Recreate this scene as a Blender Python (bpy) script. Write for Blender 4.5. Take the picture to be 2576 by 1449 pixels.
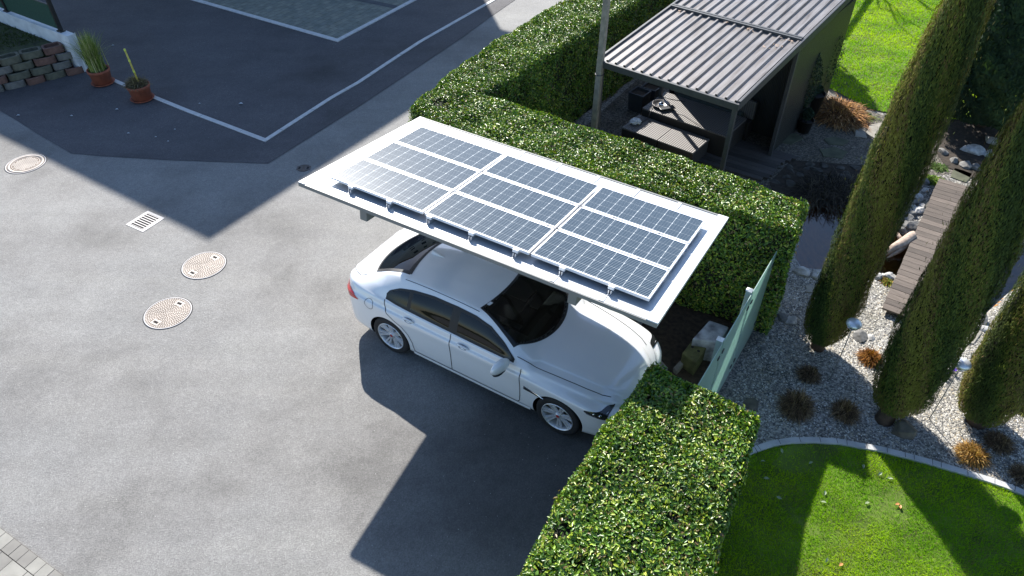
import bpy, bmesh, math, random
import numpy as np
from mathutils import Vector, Matrix
from math import sin, cos, pi, radians as R
rng = np.random.default_rng(7); random.seed(7)

# ---------------------------------------------------------------- camera, sky, sun
PITCH, ROLL, CAMH, FPX = R(41.7069), R(-.3282), 8.0237, 1822.92
FW = Vector((0, cos(PITCH), -sin(PITCH))); RT0 = Vector((1, 0, 0)); UP0 = RT0.cross(FW)
RT = cos(ROLL)*RT0 + sin(ROLL)*UP0; UP = -sin(ROLL)*RT0 + cos(ROLL)*UP0
CAMP = Vector((0, 0, CAMH))
scene = bpy.context.scene
for o in list(bpy.data.objects): bpy.data.objects.remove(o)
COL = scene.collection
cd = bpy.data.cameras.new('camera'); cam = bpy.data.objects.new('camera', cd); COL.objects.link(cam)
cd.sensor_width = 36; cd.lens = FPX/2576*36; cd.clip_end = 2000; cd.clip_start = .1
cam.matrix_world = Matrix((RT, UP, -FW)).transposed().to_4x4(); cam.location = CAMP
scene.camera = cam
SUN_EL, SUN_ROT = R(35.7), R(-13.05)
w = bpy.data.worlds.new('World'); scene.world = w; w.use_nodes = True
nt = w.node_tree; nt.nodes.clear()
sky = nt.nodes.new('ShaderNodeTexSky'); sky.sky_type = 'NISHITA'; sky.sun_disc = False
sky.sun_elevation = SUN_EL; sky.sun_rotation = SUN_ROT
sky.air_density = 1.0; sky.dust_density = .4; sky.ozone_density = 3.0
bg = nt.nodes.new('ShaderNodeBackground'); bg.inputs['Strength'].default_value = .102
wo = nt.nodes.new('ShaderNodeOutputWorld')
nt.links.new(sky.outputs[0], bg.inputs[0]); nt.links.new(bg.outputs[0], wo.inputs[0])
ld = bpy.data.lights.new('sun', 'SUN'); sun = bpy.data.objects.new('sun', ld); COL.objects.link(sun)
ld.energy = 5.0; ld.angle = R(.55); ld.color = (1, .955, .89)
sdir = Vector((.2258*cos(SUN_EL), -.9742*cos(SUN_EL), -sin(SUN_EL)))
sun.rotation_euler = sdir.to_track_quat('-Z', 'Y').to_euler()
scene.view_settings.view_transform = 'Standard'; scene.view_settings.look = 'None'
scene.view_settings.exposure = 1.13; scene.view_settings.gamma = 1
scene.render.resolution_x = 1024; scene.render.resolution_y = 576
scene.cycles.max_bounces = 8; scene.cycles.transparent_max_bounces = 12

def G(x, y, z=0.):
    """world point at height z that the photograph shows at (x, y) of a 2576x1449 frame"""
    d = FW*FPX + RT*(x-1288) - UP*(y-724.5)
    t = (z-CAMP.z)/d.z
    p = CAMP + d*t
    return Vector((p.x, p.y, z))
def G2(x, y, z=0.): p = G(x, y, z); return (p.x, p.y)

# ---------------------------------------------------------------- object helpers
def tag(o, label=None, cat=None, group=None, kind=None):
    if label: o['label'] = label
    if cat: o['category'] = cat
    if group: o['group'] = group
    if kind: o['kind'] = kind
    return o
def thing(name, label, cat, loc=(0, 0, 0), rz=0, group=None):
    o = bpy.data.objects.new(name, None); COL.objects.link(o)
    o.location = loc; o.rotation_euler = (0, 0, rz); o.empty_display_size = .2
    return tag(o, label, cat, group)
def link(name, me, mats, parent=None, smooth=False):
    o = bpy.data.objects.new(name, me); COL.objects.link(o)
    for m in (mats if isinstance(mats, (list, tuple)) else [mats]): me.materials.append(m)
    if smooth:
        me.polygons.foreach_set('use_smooth', [True]*len(me.polygons))
    if parent: o.parent = parent
    return o
def obj(name, bm, mats, parent=None, smooth=False):
    me = bpy.data.meshes.new(name); bm.normal_update(); bm.to_mesh(me); bm.free()
    return link(name, me, mats, parent, smooth)
def sharp(o, ang=35):
    try: o.data.set_sharp_from_angle(angle=R(ang))
    except Exception: pass
    return o
def copy_tree(o, parent=None):
    c = o.copy(); COL.objects.link(c); c.parent = parent
    for ch in o.children: copy_tree(ch, c)
    return c
def box(bm, x0, x1, y0, y1, z0, z1, M=None, mi=0):
    vs = [bm.verts.new((x, y, z)) for z in (z0, z1) for x, y in ((x0, y0), (x1, y0), (x1, y1), (x0, y1))]
    fs = [(3, 2, 1, 0), (4, 5, 6, 7), (0, 1, 5, 4), (1, 2, 6, 5), (2, 3, 7, 6), (3, 0, 4, 7)]
    out = []
    for f in fs:
        q = bm.faces.new([vs[i] for i in f]); q.material_index = mi; out.append(q)
    if M is not None:
        for v in vs: v.co = M @ v.co
    return vs, out
def bevel(bm, w=.01, seg=2, ang=30):
    bm.normal_update()
    es = [e for e in bm.edges if len(e.link_faces) == 2 and e.calc_face_angle(0) > R(ang)]
    bmesh.ops.bevel(bm, geom=es, offset=w, segments=seg, affect='EDGES', profile=.5, clamp_overlap=True)
    return bm
def lathe(bm, prof, n=24, c=(0, 0), cap0=True, cap1=True, mi=0, M=None):
    rings = []
    for r, z in prof:
        rings.append([bm.verts.new((c[0]+r*cos(2*pi*i/n), c[1]+r*sin(2*pi*i/n), z)) for i in range(n)])
    for a, b in zip(rings, rings[1:]):
        for i in range(n):
            f = bm.faces.new((a[i], a[(i+1) % n], b[(i+1) % n], b[i])); f.material_index = mi; f.smooth = True
    if cap0: bm.faces.new(rings[0][::-1]).material_index = mi
    if cap1: bm.faces.new(rings[-1]).material_index = mi
    if M is not None:
        for r_ in rings:
            for v in r_: v.co = M @ v.co
    return rings
def tube(bm, pts, r, n=8, mi=0, caps=True):
    pts = [Vector(p) for p in pts]; rings = []; prev = None
    for i, p in enumerate(pts):
        t = (pts[min(i+1, len(pts)-1)] - pts[max(i-1, 0)]).normalized()
        a = prev if prev else (Vector((0, 0, 1)) if abs(t.z) < .9 else Vector((1, 0, 0)))
        u = (a - t*a.dot(t)).normalized(); v = t.cross(u); prev = u
        rr = r[i] if isinstance(r, (list, tuple)) else r
        rings.append([bm.verts.new(p + u*rr*cos(2*pi*k/n) + v*rr*sin(2*pi*k/n)) for k in range(n)])
    for a, b in zip(rings, rings[1:]):
        for k in range(n):
            f = bm.faces.new((a[k], a[(k+1) % n], b[(k+1) % n], b[k])); f.material_index = mi; f.smooth = True
    if caps: bm.faces.new(rings[0][::-1]).material_index = mi; bm.faces.new(rings[-1]).material_index = mi
def poly(bm, pts, z=None, mi=0):
    vs = [bm.verts.new((p[0], p[1], z if z is not None else p[2])) for p in pts]
    f = bm.faces.new(vs); f.material_index = mi; bm.normal_update()
    if f.normal.z < 0: f.normal_flip()
    return f
def prism(bm, pts, z0, z1, mi=0):
    """vertical prism over the xy polygon pts"""
    n = len(pts)
    a = [bm.verts.new((p[0], p[1], z0)) for p in pts]; b = [bm.verts.new((p[0], p[1], z1)) for p in pts]
    area = sum(pts[i][0]*pts[(i+1) % n][1]-pts[(i+1) % n][0]*pts[i][1] for i in range(n))
    fs = [bm.faces.new(a[::-1]), bm.faces.new(b)] + [bm.faces.new((a[i], a[(i+1) % n], b[(i+1) % n], b[i])) for i in range(n)]
    for f in fs:
        f.material_index = mi
        if area < 0: f.normal_flip()
def strip(bm, pts, wd, z0, z1):
    """a band of width wd along the xy polyline pts, mitred"""
    pts = [Vector((p[0], p[1])) for p in pts]; L = []; Rr = []
    for i, p in enumerate(pts):
        d0 = (p-pts[i-1]).normalized() if i else None
        d1 = (pts[i+1]-p).normalized() if i < len(pts)-1 else None
        n0 = Vector((-d0.y, d0.x)) if d0 else None; n1 = Vector((-d1.y, d1.x)) if d1 else None
        n = (n0+n1).normalized() if d0 and d1 else (n0 or n1)
        k = 1/max(.3, n.dot(n0 or n1)) if d0 and d1 else 1
        L.append(p+n*wd/2*k); Rr.append(p-n*wd/2*k)
    n = len(pts)
    V = [[bm.verts.new((q.x, q.y, z)) for q in s] for s, z in ((L, z1), (Rr, z1), (L, z0), (Rr, z0))]
    for i in range(n-1):
        bm.faces.new((V[1][i], V[1][i+1], V[0][i+1], V[0][i]))
        bm.faces.new((V[0][i], V[0][i+1], V[2][i+1], V[2][i]))
        bm.faces.new((V[3][i], V[3][i+1], V[1][i+1], V[1][i]))
    bm.faces.new((V[0][0], V[2][0], V[3][0], V[1][0])); bm.faces.new((V[1][-1], V[3][-1], V[2][-1], V[0][-1]))
def npmesh(name, V, F, cols=None, smooth=False):
    """V (N,3), F (M,k)"""
    me = bpy.data.meshes.new(name); k = F.shape[1]; M = len(F)
    me.vertices.add(len(V)); me.vertices.foreach_set('co', np.ascontiguousarray(V, dtype=np.float32).ravel())
    me.loops.add(M*k); me.loops.foreach_set('vertex_index', np.ascontiguousarray(F, dtype=np.int32).ravel())
    me.polygons.add(M); me.polygons.foreach_set('loop_start', np.arange(0, M*k, k, dtype=np.int32))
    me.polygons.foreach_set('loop_total', np.full(M, k, dtype=np.int32))
    if cols is not None:
        a = me.color_attributes.new('Col', 'FLOAT_COLOR', 'POINT')
        c4 = np.ones((len(V), 4), dtype=np.float32); c4[:, :3] = cols; a.data.foreach_set('color', c4.ravel())
    me.update(calc_edges=True)
    if smooth: me.polygons.foreach_set('use_smooth', [True]*M)
    return me
def inpoly(x, y, P):
    P = np.array([(p[0], p[1]) for p in P]); r = np.zeros(np.shape(x), bool); j = len(P)-1
    for i in range(len(P)):
        xi, yi = P[i]; xj, yj = P[j]
        c = ((yi > y) != (yj > y)) & (x < (xj-xi)*(y-yi)/(yj-yi+1e-12)+xi)
        r ^= c; j = i
    return r

# ---------------------------------------------------------------- materials
def nodes(name):
    m = bpy.data.materials.new(name); m.use_nodes = True; t = m.node_tree
    b = t.nodes['Principled BSDF']
    return m, t, b
def N(t, kind, **kw):
    n = t.nodes.new(kind)
    for k, v in kw.items():
        if k in n.inputs: n.inputs[k].default_value = v
        else: setattr(n, k, v)
    return n
def ramp(t, src, stops):
    r = t.nodes.new('ShaderNodeValToRGB'); e = r.color_ramp.elements
    while len(e) < len(stops): e.new(.5)
    for q, (p, c) in zip(e, stops):
        q.position = p; q.color = (*c, 1) if len(c) == 3 else c
    t.links.new(src, r.inputs[0]); return r
def mix(t, fac, a, b, mode='MIX'):
    n = t.nodes.new('ShaderNodeMix'); n.data_type = 'RGBA'; n.blend_type = mode
    for i, v in ((0, fac), (6, a), (7, b)):
        if hasattr(v, 'is_linked') or hasattr(v, 'links'): t.links.new(v, n.inputs[i])
        else: n.inputs[i].default_value = v if i == 0 else (*v, 1)
    return n.outputs[2]
def bump(t, b, h, s=.3, d=.01):
    n = N(t, 'ShaderNodeBump'); n.inputs['Strength'].default_value = s; n.inputs['Distance'].default_value = d
    t.links.new(h, n.inputs['Height']); t.links.new(n.outputs[0], b.inputs['Normal'])
def N1(t, src, d):
    n = N(t, 'ShaderNodeMath', operation='DIVIDE'); t.links.new(src, n.inputs[0]); n.inputs[1].default_value = d; return n.outputs[0]
def simple(name, c, rough=.5, metal=0, var=.15, scale=6, bs=0, bscale=60, coat=0, spec=None):
    m, t, b = nodes(name)
    b.inputs['Roughness'].default_value = rough; b.inputs['Metallic'].default_value = metal
    if coat: b.inputs['Coat Weight'].default_value = coat; b.inputs['Coat Roughness'].default_value = .03
    if spec is not None: b.inputs['Specular IOR Level'].default_value = spec
    tc = N(t, 'ShaderNodeTexCoord')
    n = N(t, 'ShaderNodeTexNoise', Scale=scale, Detail=6.0); t.links.new(tc.outputs['Object'], n.inputs['Vector'])
    lo = tuple(x*(1-var) for x in c); hi = tuple(min(1, x*(1+var)) for x in c)
    r = ramp(t, n.outputs['Fac'], [(.3, lo), (.7, hi)]); t.links.new(r.outputs[0], b.inputs['Base Color'])
    if bs:
        n2 = N(t, 'ShaderNodeTexNoise', Scale=bscale, Detail=5.0); t.links.new(tc.outputs['Object'], n2.inputs['Vector'])
        bump(t, b, n2.outputs['Fac'], bs, .01)
    return m
def asphalt(name, lo, hi, spk, seed=0):
    m, t, b = nodes(name); tc = N(t, 'ShaderNodeTexCoord')
    mp = N(t, 'ShaderNodeMapping'); mp.inputs['Location'].default_value = (seed, seed*.7, 0)
    t.links.new(tc.outputs['Object'], mp.inputs[0]); V = mp.outputs[0]
    big = N(t, 'ShaderNodeTexNoise', Scale=.9, Detail=9.0, Roughness=.65); t.links.new(V, big.inputs['Vector'])
    mid = N(t, 'ShaderNodeTexNoise', Scale=9., Detail=8.0, Roughness=.75); t.links.new(V, mid.inputs['Vector'])
    fine = N(t, 'ShaderNodeTexVoronoi', Scale=70.); t.links.new(V, fine.inputs['Vector'])
    mp2 = N(t, 'ShaderNodeMapping'); mp2.inputs['Scale'].default_value = (1, 1., 1); mp2.inputs['Rotation'].default_value = (0, 0, R(-34))
    t.links.new(V, mp2.inputs[0])
    smear = N(t, 'ShaderNodeTexNoise', Scale=.33, Detail=9.0, Roughness=.62); t.links.new(mp2.outputs[0], smear.inputs['Vector'])
    c1 = ramp(t, big.outputs['Fac'], [(.32, lo), (.68, hi)]).outputs[0]
    c2 = mix(t, .75, c1, ramp(t, mid.outputs['Fac'], [(.3, (.84, .84, .84)), (.7, (1.12, 1.12, 1.12))]).outputs[0], 'MULTIPLY')
    c2 = mix(t, 1., c2, ramp(t, smear.outputs['Fac'], [(.32, (.62, .61, .60)), (.47, (.93, .92, .915)), (.56, (1.0, 1.0, 1.0)), (.66, (1.08, 1.08, 1.07))]).outputs[0], 'MULTIPLY')
    c3 = mix(t, 1., c2, ramp(t, fine.outputs['Color'], [(.0, (1-spk,)*3), (.6, (1,)*3), (.96, (1+spk*.8,)*3)]).outputs[0], 'MULTIPLY')
    mp3 = N(t, 'ShaderNodeMapping'); mp3.inputs['Scale'].default_value = (.5, 3.6, 1); mp3.inputs['Rotation'].default_value = (0, 0, R(28)); t.links.new(V, mp3.inputs[0])
    trk = N(t, 'ShaderNodeTexNoise', Scale=.7, Detail=3.0, Roughness=.45); t.links.new(mp3.outputs[0], trk.inputs['Vector'])
    c3 = mix(t, 1., c3, ramp(t, trk.outputs['Fac'], [(.36, (.95, .95, .945)), (.5, (1, 1, 1)), (.64, (1.03, 1.03, 1.02))]).outputs[0], 'MULTIPLY')
    dst = N(t, 'ShaderNodeVectorMath', operation='DISTANCE'); t.links.new(tc.outputs['Object'], dst.inputs[0]); dst.inputs[1].default_value = (.3, 5.2, 0)
    oil = N(t, 'ShaderNodeMath', operation='MULTIPLY_ADD'); t.links.new(smear.outputs['Fac'], oil.inputs[0]); oil.inputs[1].default_value = 3.4; t.links.new(dst.outputs['Value'], oil.inputs[2])
    c3 = mix(t, 1., c3, ramp(t, N1(t, oil.outputs[0], 6.), [(.42, (.52, .51, .51)), (.72, (1, 1, 1))]).outputs[0], 'MULTIPLY')
    gl = N(t, 'ShaderNodeTexVoronoi', Scale=9.); t.links.new(V, gl.inputs['Vector'])
    fl = ramp(t, gl.outputs['Distance'], [(.0, (1, 1, 1)), (.035, (1, 1, 1)), (.05, (0, 0, 0))]).outputs[0]
    c4 = mix(t, fl, c3, (.42, .42, .40)); t.links.new(c4, b.inputs['Base Color'])
    b.inputs['Roughness'].default_value = .85
    hgt = N(t, 'ShaderNodeMath', operation='ADD'); t.links.new(fine.outputs['Distance'], hgt.inputs[0]); t.links.new(mid.outputs['Fac'], hgt.inputs[1])
    bump(t, b, hgt.outputs[0], .5, .006)
    return m
def vcol(name, rough=.5, mult=1., trans=.0, spec=.5, noise=0):
    m, t, b = nodes(name)
    a = N(t, 'ShaderNodeAttribute', attribute_name='Col'); t.links.new(a.outputs['Color'], b.inputs['Base Color'])
    b.inputs['Roughness'].default_value = rough; b.inputs['Specular IOR Level'].default_value = spec
    if trans:
        tr = N(t, 'ShaderNodeBsdfTranslucent'); t.links.new(mix(t, 1., a.outputs['Color'], (1.3, 1.5, .5), 'MULTIPLY'), tr.inputs['Color'])
        ms = N(t, 'ShaderNodeMixShader'); ms.inputs[0].default_value = trans
        t.links.new(b.outputs[0], ms.inputs[1]); t.links.new(tr.outputs[0], ms.inputs[2])
        t.links.new(ms.outputs[0], t.nodes['Material Output'].inputs[0])
    return m
def voro_stone(name, stops, scale, bs=.8, rough=.8):
    m, t, b = nodes(name); tc = N(t, 'ShaderNodeTexCoord')
    v = N(t, 'ShaderNodeTexVoronoi', Scale=scale); t.links.new(tc.outputs['Object'], v.inputs['Vector'])
    sp = N(t, 'ShaderNodeSeparateColor'); t.links.new(v.outputs['Color'], sp.inputs[0])
    c = ramp(t, sp.outputs[0], stops).outputs[0]
    big = N(t, 'ShaderNodeTexNoise', Scale=1.3, Detail=5.0); t.links.new(tc.outputs['Object'], big.inputs['Vector'])
    c = mix(t, 1., c, ramp(t, big.outputs['Fac'], [(.35, (.6, .58, .5)), (.6, (1, 1, 1))]).outputs[0], 'MULTIPLY')
    t.links.new(c, b.inputs['Base Color']); b.inputs['Roughness'].default_value = rough
    bump(t, b, v.outputs['Distance'], bs, -.02)
    return m
M = {}
M['asph_old'] = asphalt('worn_asphalt', (.195, .192, .186), (.240, .236, .226), .26)
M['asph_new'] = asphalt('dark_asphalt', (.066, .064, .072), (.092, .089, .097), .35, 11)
M['concrete'] = simple('pale_concrete', (.42, .42, .41), .8, var=.18, scale=5, bs=.3)
M['kerbstone'] = simple('edging_concrete', (.50, .50, .50), .8, var=.12, scale=9, bs=.25)
M['white_wall'] = simple('white_rendered_wall', (.58, .60, .62), .8, var=.15, scale=4, bs=.2)
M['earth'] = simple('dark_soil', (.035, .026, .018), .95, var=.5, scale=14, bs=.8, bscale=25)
M['soil_grass'] = simple('mossy_ground', (.030, .040, .012), .95, var=.6, scale=9, bs=.9, bscale=30)
M['turf'] = simple('turf', (.085, .135, .014), .95, var=.5, scale=2.2, bs=.5, bscale=90)
M['gravel'] = voro_stone('gravel', [(0, (.07, .07, .07)), (.4, (.21, .20, .185)), (.75, (.36, .345, .31)), (1, (.52, .50, .46))], 42)
M['bark'] = simple('bark', (.075, .048, .03), .9, var=.4, scale=14, bs=.8, bscale=40)
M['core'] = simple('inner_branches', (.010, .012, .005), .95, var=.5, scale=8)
M['twig'] = simple('dead_twigs', (.09, .055, .03), .9, var=.4, scale=20)
M['leaf'] = vcol('laurel_leaf', .36, trans=.12, spec=.5)
M['needle'] = vcol('conifer_foliage', .72, trans=.12, spec=.2)
M['blade'] = vcol('grass_blade', .7, trans=.35, spec=.1)
M['drygrass'] = vcol('dry_grass', .8, trans=.2, spec=.2)
M['pebble'] = vcol('pebble', .75, spec=.35)
M['alu_white'] = simple('white_coated_sheet', (.52, .54, .56), .42, metal=.4, var=.03, scale=3, spec=.6)
M['alu_trim'] = simple('pale_roof_trim', (.74, .75, .74), .4, var=.04, scale=5)
M['alu_frame'] = simple('panel_frame_aluminium', (.80, .81, .83), .38, metal=.35, var=.03, scale=10)
M['alu_rail'] = simple('bare_aluminium', (.62, .63, .65), .35, metal=.8, var=.08, scale=20)
M['grey_steel'] = simple('grey_painted_steel', (.21, .21, .20), .5, var=.08, scale=8)
M['black'] = simple('black_plastic', (.012, .012, .013), .45, var=.2, scale=10)
M['gap'] = simple('dark_gap', (.008, .008, .009), .9, var=.1)
M['rubber'] = simple('tyre_rubber', (.016, .016, .017), .75, var=.25, scale=20, bs=.2)
M['rim'] = simple('silver_alloy', (.74, .75, .77), .35, metal=.55, var=.05, scale=12)
M['chrome'] = simple('chrome', (.75, .76, .78), .1, metal=1, var=.02)
M['disc'] = simple('brake_steel', (.18, .17, .165), .4, metal=.8, var=.2, scale=20)
M['red'] = simple('red_badge', (.35, .02, .02), .4, var=.1)
M['terracotta'] = simple('terracotta', (.28, .082, .045), .8, var=.25, scale=7, bs=.2)
M['slate'] = simple('slate_grey_metal', (.055, .058, .062), .5, metal=.1, var=.12, scale=10)
M['moss_block'] = simple('mossy_concrete_block', (.085, .09, .035), .9, var=.4, scale=9, bs=.5, bscale=40)
M['rattan'] = None
M['rock'] = simple('pale_limestone', (.40, .39, .37), .85, var=.45, scale=9, bs=1., bscale=14)
M['rock_grey'] = simple('grey_rock', (.17, .165, .155), .85, var=.45, scale=6, bs=.7, bscale=14)
M['rock_dark'] = simple('shaded_rock', (.065, .06, .052), .9, var=.5, scale=6, bs=.7, bscale=14)  # rock tone lowered to paint in the shade of the rockery
M['rock_brown'] = simple('brown_boulder', (.115, .10, .075), .9, var=.35, scale=7, bs=.7, bscale=18)
M['slab'] = simple('flagstone', (.27, .25, .21), .85, var=.25, scale=5, bs=.4, bscale=18)
M['slab_dark'] = simple('mossy_flagstone', (.085, .09, .055), .9, var=.35, scale=5, bs=.4, bscale=18)
M['silver'] = simple('polished_steel', (.70, .72, .75), .38, metal=.6, var=.02)
M['copper'] = simple('copper_lamp', (.45, .22, .12), .3, metal=.9, var=.1)
M['woodpole'] = simple('weathered_pole', (.24, .215, .18), .8, var=.25, scale=10, bs=.3)
M['yellow'] = simple('yellow_paint', (.50, .42, .08), .6, var=.2, scale=20)
M['yellow_band'] = simple('bright_yellow_band', (.62, .68, .10), .5, var=.05)
M['white'] = simple('white_plastic', (.7, .7, .7), .4, var=.05)
M['plaster'] = simple('house_plaster', (.62, .60, .55), .85, var=.06, scale=2, bs=.1)
M['tile'] = simple('roof_tiles', (.20, .09, .06), .8, var=.3, scale=9, bs=.4)
M['netting'] = simple('green_privacy_mesh', (.012, .055, .035), .8, var=.25, scale=30, bs=.4, bscale=150)
M['driftwood'] = simple('bleached_wood', (.42, .32, .25), .8, var=.3, scale=15, bs=.5, bscale=30)
M['seat'] = simple('dark_leather', (.022, .021, .022), .5, var=.2, scale=12)
M['seat_l'] = simple('light_trim', (.20, .19, .18), .5, var=.1, scale=12)
def paint():
    m, t, b = nodes('white_car_paint')
    b.inputs['Base Color'].default_value = (.70, .71, .72, 1); b.inputs['Roughness'].default_value = .16; b.inputs['Specular IOR Level'].default_value = .8
    b.inputs['Coat Weight'].default_value = 1; b.inputs['Coat Roughness'].default_value = .02; b.inputs['Coat IOR'].default_value = 1.7
    tc = N(t, 'ShaderNodeTexCoord'); n = N(t, 'ShaderNodeTexNoise', Scale=1.5, Detail=4.0); t.links.new(tc.outputs['Object'], n.inputs['Vector'])
    t.links.new(ramp(t, n.outputs['Fac'], [(.3, (.78, .79, .80)), (.7, (.81, .82, .825))]).outputs[0], b.inputs['Base Color'])
    return m
M['paint'] = paint()
def glass(name, tint, fr=.6, rough=.01):
    m, t, b = nodes(name)
    tr = N(t, 'ShaderNodeBsdfTransparent'); tr.inputs[0].default_value = (*tint, 1)
    gl = N(t, 'ShaderNodeBsdfGlossy'); gl.inputs['Roughness'].default_value = rough; gl.inputs['Color'].default_value = (.95, .97, 1, 1)
    lw = N(t, 'ShaderNodeFresnel'); lw.inputs[0].default_value = 1.5
    ms = N(t, 'ShaderNodeMixShader'); t.links.new(lw.outputs[0], ms.inputs[0]); t.links.new(tr.outputs[0], ms.inputs[1]); t.links.new(gl.outputs[0], ms.inputs[2])
    t.links.new(ms.outputs[0], t.nodes['Material Output'].inputs[0])
    return m
M['glass'] = glass('tinted_glass', (.20, .25, .25))
M['glass_side'] = glass('tinted_side_glass', (.09, .10, .105))
M['glass_dark'] = glass('privacy_glass', (.05, .055, .06))
def frosted():
    m, t, b = nodes('green_tinted_frosted_glass')
    tc = N(t, 'ShaderNodeTexCoord'); n = N(t, 'ShaderNodeTexNoise', Scale=3., Detail=4.0); t.links.new(tc.outputs['Object'], n.inputs['Vector'])
    t.links.new(ramp(t, n.outputs['Fac'], [(.3, (.50, .63, .59)), (.7, (.60, .71, .68))]).outputs[0], b.inputs['Base Color'])
    b.inputs['Roughness'].default_value = .18
    tr = N(t, 'ShaderNodeBsdfTranslucent'); tr.inputs[0].default_value = (.50, .68, .62, 1)
    ms = N(t, 'ShaderNodeMixShader'); ms.inputs[0].default_value = .45
    t.links.new(b.outputs[0], ms.inputs[1]); t.links.new(tr.outputs[0], ms.inputs[2])
    t.links.new(ms.outputs[0], t.nodes['Material Output'].inputs[0])
    return m
M['frosted'] = frosted()
def planks(name, c, width, axis=0, var=.35, dark=.25):
    """weathered boards: board pitch `width` along object axis"""
    m, t, b = nodes(name); tc = N(t, 'ShaderNodeTexCoord')
    sx = N(t, 'ShaderNodeSeparateXYZ'); t.links.new(tc.outputs['Object'], sx.inputs[0])
    dv = N(t, 'ShaderNodeMath', operation='DIVIDE'); t.links.new(sx.outputs[axis], dv.inputs[0]); dv.inputs[1].default_value = width
    fl = N(t, 'ShaderNodeMath', operation='FLOOR'); t.links.new(dv.outputs[0], fl.inputs[0])
    wn = N(t, 'ShaderNodeTexWhiteNoise', noise_dimensions='1D'); t.links.new(fl.outputs[0], wn.inputs['W'])
    mp = N(t, 'ShaderNodeMapping'); mp.inputs['Scale'].default_value = (30, 2.5, 10) if axis == 0 else (2.5, 30, 10)
    t.links.new(tc.outputs['Object'], mp.inputs[0])
    n = N(t, 'ShaderNodeTexNoise', Scale=1.6, Detail=8.0, Roughness=.7); t.links.new(mp.outputs[0], n.inputs['Vector'])
    a = ramp(t, wn.outputs['Value'], [(0, tuple(x*(1-var) for x in c)), (1, tuple(x*(1+var) for x in c))]).outputs[0]
    cc = mix(t, 1., a, ramp(t, n.outputs['Fac'], [(.3, (1-dark*2,)*3), (.7, (1.2,)*3)]).outputs[0], 'MULTIPLY')
    t.links.new(cc, b.inputs['Base Color']); b.inputs['Roughness'].default_value = .8
    bump(t, b, n.outputs['Fac'], .4, .006)
    return m
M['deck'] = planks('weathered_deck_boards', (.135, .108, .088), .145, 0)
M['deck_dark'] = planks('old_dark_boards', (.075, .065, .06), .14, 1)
def ribbed(name, c, pitch, axis, depth=.4, rough=.5):
    m, t, b = nodes(name); tc = N(t, 'ShaderNodeTexCoord')
    wv = N(t, 'ShaderNodeTexWave', wave_type='BANDS', bands_direction='XYZ'[axis]); wv.inputs['Scale'].default_value = .314/pitch
    t.links.new(tc.outputs['Object'], wv.inputs['Vector'])
    t.links.new(ramp(t, wv.outputs['Fac'], [(.1, tuple(x*(1-depth) for x in c)), (.6, c)]).outputs[0], b.inputs['Base Color'])
    b.inputs['Roughness'].default_value = rough; bump(t, b, wv.outputs['Fac'], .8, .008)
    return m
M['rattan'] = ribbed('grey_brown_wicker', (.16, .145, .135), .045, 0)
M['rattan2'] = ribbed('shaded_wicker', (.045, .040, .038), .045, 1)  # wicker sides and sofa seat, colour darkened to carry the porch shade
M['cladding'] = ribbed('dark_corrugated_cladding', (.040, .042, .041), .035, 0, .45, .5)
def roofmetal():
    m, t, b = nodes('weathered_roof_sheet'); tc = N(t, 'ShaderNodeTexCoord')
    mp = N(t, 'ShaderNodeMapping'); mp.inputs['Scale'].default_value = (8, .8, 1); t.links.new(tc.outputs['Object'], mp.inputs[0])
    n = N(t, 'ShaderNodeTexNoise', Scale=1.5, Detail=7.0, Roughness=.65); t.links.new(mp.outputs[0], n.inputs['Vector'])
    t.links.new(ramp(t, n.outputs['Fac'], [(.3, (.125, .105, .09)), (.5, (.225, .205, .19)), (.7, (.29, .275, .265))]).outputs[0], b.inputs['Base Color'])
    b.inputs['Roughness'].default_value = .42; b.inputs['Metallic'].default_value = .25
    return m
M['roof_sheet'] = roofmetal()
def solar(cx, cy):
    """photovoltaic cells: object x runs over 9 cells, y over 4"""
    m, t, b = nodes('solar_cells'); tc = N(t, 'ShaderNodeTexCoord')
    sx = N(t, 'ShaderNodeSeparateXYZ'); t.links.new(tc.outputs['Object'], sx.inputs[0])
    def mt(op, a, b_=None):
        n = N(t, 'ShaderNodeMath', operation=op)
        for i, v in enumerate((a, b_)):
            if v is None: continue
            if isinstance(v, (int, float)): n.inputs[i].default_value = v
            else: t.links.new(v, n.inputs[i])
        return n.outputs[0]
    def fr(src, p, off): return mt('FRACT', mt('DIVIDE', mt('ADD', src, off), p))
    fx = fr(sx.outputs[0], cx, 0.); fy = fr(sx.outputs[1], cy, 0.)
    ax = mt('ABSOLUTE', mt('SUBTRACT', fx, .5)); ay = mt('ABSOLUTE', mt('SUBTRACT', fy, .5))
    gx = mt('GREATER_THAN', ax, .5-.012); gy = mt('GREATER_THAN', ay, .5-.006)
    dia = mt('GREATER_THAN', mt('ADD', ax, ay), .93)
    bus = mt('GREATER_THAN', mt('ABSOLUTE', mt('SUBTRACT', fr(sx.outputs[1], cy/5, 0.), .5)), .5-.13)
    grid = mt('MAXIMUM', mt('MAXIMUM', gx, gy), dia)
    base = mix(t, mt('MULTIPLY', bus, .62), (.014, .033, .058), (.30, .35, .39))
    col = mix(t, grid, base, (.60, .64, .66))
    t.links.new(col, b.inputs['Base Color'])
    b.inputs['Roughness'].default_value = .30; b.inputs['Specular IOR Level'].default_value = .14
    return m
CELLX, CELLY = (1.48-.056)/9, (.672-.056)/4
M['solar'] = solar(CELLX, CELLY)
def tailred():
    m, t, b = nodes('red_tail_lamp_glass'); b.inputs['Base Color'].default_value = (.55, .012, .015, 1)
    b.inputs['Roughness'].default_value = .08; b.inputs['Coat Weight'].default_value = 1
    return m
M['tail'] = tailred()
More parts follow.
